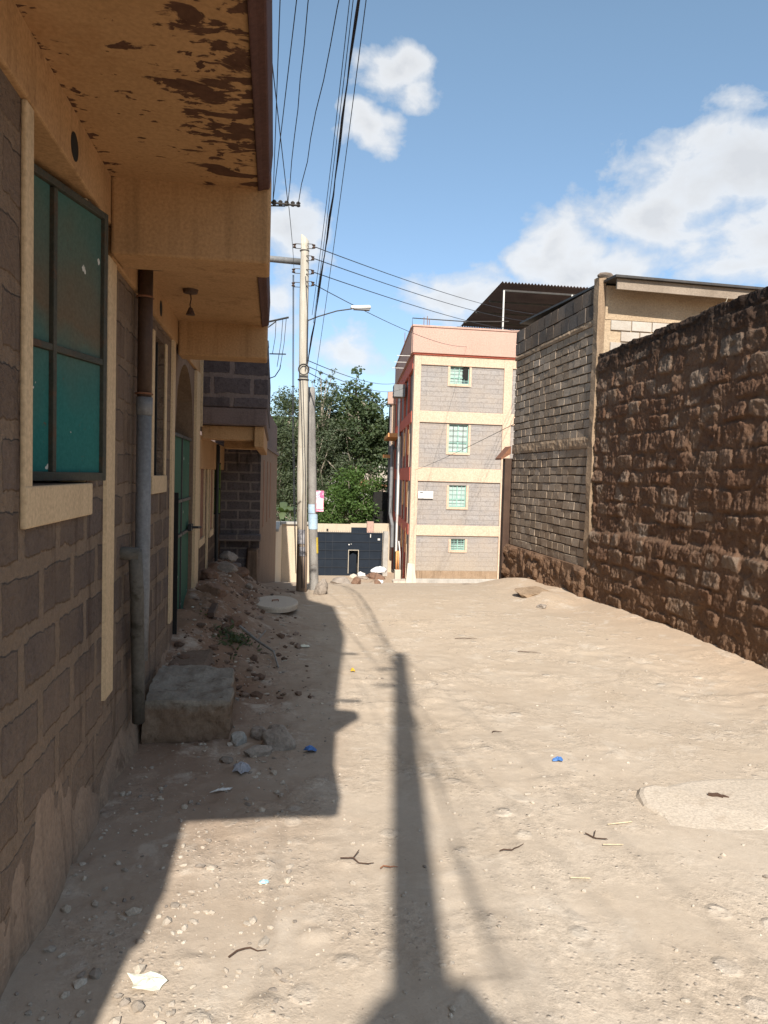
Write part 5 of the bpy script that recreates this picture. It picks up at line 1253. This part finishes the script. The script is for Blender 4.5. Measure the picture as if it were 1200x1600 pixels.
BL = ['reddish lump on the bank under the open shutter','rounded lump on the bank below the dark block wall','broad lump on the bank before the door sill','small reddish lump close to the manhole lid','grey lump beside the house corner pier','squat lump on the bank near the lid edge','tilted lump at the top of the rubble bank','flat lump lowest on the rubble bank']
for k, (x, y, s) in enumerate([(-.55,9.0,.14),(-.42,9.6,.13),(-.58,7.35,.15),(-.28,8.9,.07),(-.66,8.0,.12),(-.32,8.2,.08),(-.62,10.3,.17),(-.35,6.9,.10)]):
    rockthing('rubble_lump', x, y, s, s*.8, s*.62, 60+k, M_brick_rub if k % 3 else M_rock, BL[k], 'rubble', gB)
# heap of broken blocks by the dark wall with a slab on top
o = MB().hexa([(-.72,10.5,.05),(-.44,10.5,.05),(-.44,10.8,.05),(-.72,10.8,.05),(-.72,10.5,.30),(-.45,10.5,.28),(-.45,10.8,.29),(-.72,10.8,.31)]).build('stone_block', M_b3, None, bevel=.025, origin=(-.58,10.6,.1)); tag(o, 'squared stone block lying in front of the dark block end wall', 'stone block')
# round concrete manhole lid in the shade
def disc(cx, cy, cz, rx, ry, th, seed, n=40, amp=.05, tilt=(0,0)):
    r = random.Random(seed); b = MB(); ph = [r.uniform(0,6.28) for _ in range(4)]
    def rad(a): return 1+amp*(.5*math.sin(2*a+ph[0])+.35*math.sin(3*a+ph[1])+.3*math.sin(5*a+ph[2])+.2*math.sin(9*a+ph[3]))
    rings = [(.985,-th),(1,-th*.3),(.985,0),(.95,.004),(.7,.006),(.4,.007),(.15,.007)]; vs = []; fs = []
    for (s, z) in rings:
        for k in range(n):
            a = 2*math.pi*k/n; x, y = rx*rad(a)*s*math.cos(a), ry*rad(a)*s*math.sin(a); vs.append((cx+x, cy+y, cz+z+x*tilt[0]+y*tilt[1]))
    for i in range(len(rings)-1):
        for k in range(n): fs.append((i*n+k,i*n+(k+1)%n,(i+1)*n+(k+1)%n,(i+1)*n+k))
    fs.append(tuple(len(vs)-n+k for k in range(n))); b.add(vs, fs); return b
lid = thing('manhole_lid', (.04,8.5,.1), 'round pale concrete manhole lid on the shaded bank by the pole', 'manhole lid')
disc(.04, 8.52, .125, .255, .47, .06, 3, 40, .02, (.0,-.02)).build('lid_slab', M_concrete_pale, lid, smooth=False)
b = MB(); b.tube([(.0,8.46,.125),(.0,8.46,.15),(.07,8.48,.15),(.07,8.48,.125)], .008, 6); b.build('lifting_ring', M_rust, lid)
# concrete collar and patch in the road
M_patch = weathered('dusty_concrete', (.42,.35,.275), (.455,.385,.31), (.375,.305,.235), 3.5, .95, .38, .6, .01, 70)
mh = thing('concrete_patch', (2.25,3.15,0), 'worn flush concrete manhole collar with raised broken patch in the road', 'concrete patch')
disc(2.42, 3.0, -.006, .86, .66, .05, 8, 60, .05, (.0,.017)).build('collar', M_patch, mh)
poly = [(1.86,3.44),(1.83,3.33),(1.86,3.22),(1.84,3.10),(1.87,3.04),(2.0,3.03),(2.16,3.04),(2.30,3.06),(2.40,3.12),(2.36,3.22),(2.22,3.32),(2.10,3.46),(1.97,3.52),(1.90,3.50)]
b = MB(); n = len(poly); cx, cy = 2.08, 3.25; vs = []; 
for (s, z) in ((1.05,-.005),(1.0,.016),(.93,.025),(.6,.028),(.2,.028)): vs += [(cx+(x-cx)*s, cy+(y-cy)*s, z-.006+.085*(y-cy)*s) for x, y in poly]
fs = [(i*n+k,i*n+(k+1)%n,(i+1)*n+(k+1)%n,(i+1)*n+k) for i in range(4) for k in range(n)]+[tuple(4*n+k for k in range(n))]
b.add(vs, fs); b.build('raised_patch', M_patch, mh)

# litter
def litter(name, label, pts, h, mat, cat='litter', crump=.4, seed=0):
    """crumpled sheet: outline pts, lifted and creased"""
    r = random.Random(seed); b = MB(); n = len(pts); cx = sum(p[0] for p in pts)/n; cy = sum(p[1] for p in pts)/n; vs = []
    for s in (1, .66, .33):
        for (x, y) in pts: X_, Y_ = cx+(x-cx)*s, cy+(y-cy)*s; vs.append((X_, Y_, G(X_,Y_)+.006+h*(1-s)*.8+r.uniform(0,h)*crump))
    vs.append((cx, cy, G(cx,cy)+h))
    fs = [(i*n+k,i*n+(k+1)%n,(i+1)*n+(k+1)%n,(i+1)*n+k) for i in range(2) for k in range(n)]+[(2*n+k,2*n+(k+1)%n,3*n) for k in range(n)]
    b.add(vs, fs); o = b.build(name, mat, None, origin=(cx,cy,G(cx,cy)), keepnormals=True); s_ = o.modifiers.new('s','SOLIDIFY'); s_.thickness = .002
    tag(o, label, cat); return o
def blobpts(x, y, rx, ry, n, seed, rot=0):
    r = random.Random(seed); out = []
    for k in range(n):
        a = 2*math.pi*k/n; q = r.uniform(.6,1.15); u, w = rx*q*math.cos(a), ry*q*math.sin(a); out.append((x+u*math.cos(rot)-w*math.sin(rot), y+u*math.sin(rot)+w*math.cos(rot)))
    return out
M_paper = weathered('pale_paper', (.68,.65,.50), (.74,.71,.56), (.6,.57,.45), 20, .9, .2, .1, .002, 80)
M_bluepl = weathered('blue_plastic', (.05,.13,.33), (.08,.18,.42), (.2,.28,.45), 20, .4, .2, .1, .002, 80)
M_ltblue = weathered('light_blue_plastic', (.28,.52,.62), (.35,.60,.70), (.6,.7,.72), 20, .4, .2, .1, .002, 80)
M_greybag = weathered('grey_polythene', (.24,.24,.26), (.31,.31,.33), (.18,.18,.19), 12, .35, .3, .2, .004, 60, spec=.5)
M_whiteblue = weathered('white_sack', (.60,.60,.60), (.70,.70,.69), (.25,.36,.55), 5, .6, .25, .2, .01, 30)
litter('paper_scrap', 'torn cream paper scrap on sunlit dirt near the bottom edge', blobpts(-.36, 2.31, .075, .045, 14, 3, -.5), .018, M_paper, 'paper', .5, 1)
litter('bottle_cap', 'light blue plastic scrap on the sunlit dirt left of the pole shadow', blobpts(-.01, 2.86, .024, .016, 9, 4), .014, M_ltblue, 'litter', .5, 2)
litter('plastic_scrap', 'blue plastic scrap on the open road right of the pole shadow', blobpts(1.62, 3.92, .035, .022, 10, 5, .3), .022, M_bluepl, 'litter', .5, 3)
litter('plastic_scrap', 'crumpled blue plastic at the shadow edge beside the broken stones', blobpts(.235, 4.24, .04, .035, 10, 6), .03, M_bluepl, 'litter', .6, 4)
litter('plastic_bag', 'grey polythene bag half buried in the shade below the step', blobpts(-.145, 3.98, .065, .07, 12, 7), .045, M_greybag, 'plastic bag', .3, 5)
litter('paper_scrap', 'thin white paper strip in the shade below the step', blobpts(-.235, 3.74, .065, .014, 10, 8, .25), .015, M_white, 'paper', .5, 6)
litter('fruit_peel', 'small yellow peel at the edge of the house shadow', blobpts(.66, 5.92, .025, .02, 9, 9), .03, weathered('yellow_peel', (.55,.30,.02), (.6,.36,.03), None, 20, .6), 'litter', .5, 7)
litter('leaf_litter', 'pale dry scrap in the shade near the manhole lid', blobpts(.30, 6.75, .06, .035, 10, 10), .02, M_paper, 'litter', .6, 8)
# twigs, stalks
M_straw = weathered('dry_straw', (.42,.34,.22), (.52,.43,.29), None, 20, .9, .2, .1, .002, 80)
gT = 'dry twigs on the road'
for k, (x, y, ln, a, lab) in enumerate([(.37,2.98,.13,-.35,'forked dry twig left of the pole shadow'),(.50,2.92,.06,-.1,'short dry twig near the pole shadow left edge'),(-.06,2.42,.12,.35,'dark curved twig near the bottom of the road'),(1.42,4.45,.07,.2,'small curled twig above the blue scrap'),(2.28,3.42,.10,-.5,'thick brown stick lying on the concrete collar'),(1.45,3.05,.10,-.6,'bunch-like dark twig left of the concrete patch'),(1.05,3.0,.12,.3,'bent twig right of the pole shadow'),(1.95,7.2,.22,-.1,'dark stick far up the open road'),(2.4,6.6,.2,-.4,'thin stick near the middle of the road')]):
    r = random.Random(k+90); pts = []; 
    for i in range(6):
        s = (i/5-.5)*ln; xx, yy = x+s*math.cos(a)+r.uniform(-.01,.01), y+s*math.sin(a)+r.uniform(-.01,.01)+.02*math.sin(i*.9)*(k in (2,3)); pts.append((xx,yy,G(xx,yy)+.007+r.uniform(0,.006)))
    th = .012 if k == 4 else .0032
    b = MB(); b.tube(pts, [th*.9,th,th,th*.9,th*.7,th*.4], 6)
    if k in (0,5): b.tube([pts[2],(pts[2][0]+.03,pts[2][1]+.05,pts[2][2]+.006)], th*.6, 6); b.tube([pts[3],(pts[3][0]+.04,pts[3][1]-.02,pts[3][2]+.006)], th*.6, 6)
    o = b.build('twig', M_brownpipe if k != 1 else M_rust, None, origin=(x,y,G(x,y))); tag(o, lab, 'twig', gT)
for k, (x, y, ln, a, lab) in enumerate([(1.62,3.16,.13,.12,'pale straw stalk left of the concrete patch, upper one'),(1.50,2.98,.09,-.1,'pale straw stalk left of the concrete patch, lower one'),(1.25,2.75,.08,-.15,'short pale straw stalk nearer the pole shadow')]):
    pts = [(x+(i/3-.5)*ln*math.cos(a), y+(i/3-.5)*ln*math.sin(a), G(x,y)+.008) for i in range(4)]
    o = MB().tube(pts, .0028, 6).build('straw_stalk', M_straw, None, origin=(x,y,G(x,y))); tag(o, lab, 'straw', 'straw stalks on the road')
# branch and weeds on the bank
b = MB(); q = [(-.28,6.62,G(-.28,6.62)+.06),(-.12,6.45,G(-.12,6.45)+.06),(.02,6.2,G(.02,6.2)+.05),(.06,5.9,G(.06,5.9)+.02)]
b.tube(q, [.011,.012,.010,.006], 8); b.tube([q[1],(-.05,6.65,q[1][2]+.05)], .006, 6); o = b.build('fallen_branch', M_greywood, None, origin=q[0]); tag(o, 'thin fallen branch lying over the shaded rubble bank', 'branch')
o = MB().box(-.56,-.50,6.55,7.05,G(-.53,6.8)+.03,G(-.53,6.8)+.07).build('timber_offcut', M_brownpipe, None, bevel=.005, origin=(-.53,6.8,.3)); tag(o, 'dark timber offcut lying below the green door', 'timber')
wd = MB(); r = random.Random(77)
for _ in range(60):
    x, y = r.gauss(-.33,.09), r.gauss(6.35,.14); leaf_cloud(wd, (x,y,G(x,y)+.03), .035, 4, .05, r, .6, .4)
o = wd.build('weed_patch', M_leafdark, None, keepnormals=True); tag(o, 'patch of dark weeds on the shaded rubble bank', 'weeds', kind='stuff')
# rubbish by the gate
gG = 'rubbish by the gate'
rockthing('rubbish_sack', 5.30, 36.9, .42, .3, .22, 71, M_whiteblue, 'white and blue rubbish sack lying highest on the heap by the gate', 'sack', gG, .30)
rockthing('rubbish_sack', 4.35, 36.4, .24, .2, .20, 72, M_white, 'small round white bag in front of the gate', 'sack', gG, .08)
rockthing('rubbish_sack', 3.95, 36.4, .22, .2, .14, 73, M_concrete_pale, 'dull tan bag left of the white one by the gate', 'sack', gG, .05)
rockthing('rubble_heap', 5.05, 36.0, .6, .45, .26, 74, M_brick_rub, 'brown heap of rubble under the rubbish sack', 'heap', gG, .0)
rockthing('rubble_heap', 4.35, 35.6, .35, .3, .12, 75, M_rock, 'low grey spill of stones before the gate bags', 'heap', gG, .02)
rockthing('broken_stone', 2.55, 17.5, .10, .09, .08, 76, M_white, 'small white stone alone on the crest of the road', 'stone')
rockthing('broken_stone', 2.2, 15.5, .09, .08, .08, 77, M_brick_rub, 'small dark stone in the middle of the road crest', 'stone')

# ------------------------------------------------------------------ sky, sun
w = bpy.data.worlds.new('World'); scene.world = w; w.use_nodes = True
nt = w.node_tree; nt.nodes.clear()
out = nt.nodes.new('ShaderNodeOutputWorld'); bg = nt.nodes.new('ShaderNodeBackground'); L(nt, bg.outputs[0], out.inputs[0])
sky = nt.nodes.new('ShaderNodeTexSky'); sky.sky_type = 'NISHITA'; sky.sun_disc = False
sky.sun_elevation = R(SUN_EL); sky.sun_rotation = R(180+SUN_AZ); sky.air_density = 1.0; sky.dust_density = 1.3; sky.ozone_density = 1.0; sky.altitude = 1600
bg.inputs['Strength'].default_value = .14
tc = nt.nodes.new('ShaderNodeTexCoord'); sp = nt.nodes.new('ShaderNodeSeparateXYZ'); L(nt, tc.outputs['Generated'], sp.inputs[0])
az = math_(nt, 'ARCTAN2', sp.outputs[0], sp.outputs[1]); el = math_(nt, 'ARCSINE', sp.outputs[2])
# cloud masses: (azimuth, elevation, half width, half height, weight) in degrees, azimuth clockwise from the road axis
CL = [(33,20.5,9.5,4.2,1.0),(38,19,9,5.5,1.0),(27.5,18.3,5.5,2.6,.95),(20.5,16.8,4.8,3.0,1.0),(24,15.2,6.5,2.6,.95),(15.5,13.6,6,2.4,.85),(33,14.6,4.5,1.5,.7),(34.5,16.5,7,3,.8),(8.0,28.0,2.9,2.3,1.0),(6.8,24.3,2.5,1.7,.85),(9.6,26.6,2.2,1.4,.7),(1.0,17.2,2.6,3.4,.85),(-.5,12.5,3.5,3,.6),(5,9.6,5,2.0,.45),(33.5,24.6,2.2,1.0,.5),(45,27,8,4,.9),(-40,25,14,7,1),(80,25,18,8,1),(-90,30,16,8,1),(0,72,220,24,.75),(150,30,25,9,1),(-140,35,20,8,1)]  # wide overhead deck is out of view, added to warm the fill light
nvec = nt.nodes.new('ShaderNodeCombineXYZ'); L(nt, az, nvec.inputs[0]); L(nt, math_(nt,'MULTIPLY',el,1.35), nvec.inputs[1])
nz1 = noise(nt, nvec.outputs[0], 15, 9, .60, .2); nz2 = noise(nt, nvec.outputs[0], 3.2, 5, .5)
wz = nt.nodes.new('ShaderNodeTexNoise'); wz.inputs['Scale'].default_value = 9; wz.inputs['Detail'].default_value = 3; L(nt, nvec.outputs[0], wz.inputs['Vector'])
ws_ = nt.nodes.new('ShaderNodeSeparateColor'); L(nt, wz.outputs['Color'], ws_.inputs[0])
az0, el0 = az, el
az = math_(nt,'ADD',az,math_(nt,'MULTIPLY',math_(nt,'SUBTRACT',ws_.outputs[0],.5),.13)); el = math_(nt,'ADD',el,math_(nt,'MULTIPLY',math_(nt,'SUBTRACT',ws_.outputs[1],.5),.07))
acc = None
for (a, e, wa, we, wt) in CL:
    dx = math_(nt,'DIVIDE',math_(nt,'SUBTRACT',az,R(a)),R(wa)); dy = math_(nt,'DIVIDE',math_(nt,'SUBTRACT',el,R(e)),R(we))
    dyn = math_(nt,'MULTIPLY',dy,dy); d2 = math_(nt,'ADD',math_(nt,'MULTIPLY',dx,dx),dyn)
    v_ = math_(nt,'MULTIPLY',math_(nt,'SUBTRACT',1.0,math_(nt,'SQRT',d2)),wt)
    acc = v_ if acc is None else math_(nt,'SMOOTH_MAX',acc,v_,.15)
dens = math_(nt,'ADD',acc,math_(nt,'MULTIPLY',math_(nt,'SUBTRACT',nz1,.5),1.6))
alpha = ramp(nt, dens, [(-.16,0),(.14,.36),(.45,.82),(.8,.94)])
# wispy haze low down
core = ramp(nt, math_(nt,'ADD',math_(nt,'MULTIPLY',dens,.6),math_(nt,'MULTIPLY',nz2,.5)), [(.25,(3.3,3.5,3.75)),(.55,(4.35,4.4,4.45)),(.85,(3.5,3.6,3.75))])
skyc = mix(nt, alpha, mix(nt, .10, mix(nt, 1.0, sky.outputs[0], ramp(nt, sp.outputs[2], [(.0,(.66,.68,.72)),(.22,(.84,.89,.88)),(.5,(.97,1.06,.97))]), 'MULTIPLY'), (2.3,2.6,2.8)), core)
L(nt, skyc, bg.inputs['Color'])
sun = bpy.data.lights.new('sun', 'SUN'); sun.energy = 5.0; sun.angle = R(.5); sun.color = (1, .95, .87)
so = bpy.data.objects.new('sun', sun); COL.objects.link(so)
dirv = Vector((math.sin(R(SUN_AZ))*math.cos(R(SUN_EL)), math.cos(R(SUN_AZ))*math.cos(R(SUN_EL)), -math.sin(R(SUN_EL))))
so.rotation_euler = dirv.to_track_quat('-Z', 'Y').to_euler(); so.location = (-3, -12, 12)

vs_ = scene.view_settings
vs_.view_transform = 'Standard'; vs_.look = 'None'; vs_.gamma = 1; vs_.use_curve_mapping = False; vs_.exposure = .58
scene.cycles.max_bounces = 5; scene.cycles.diffuse_bounces = 3
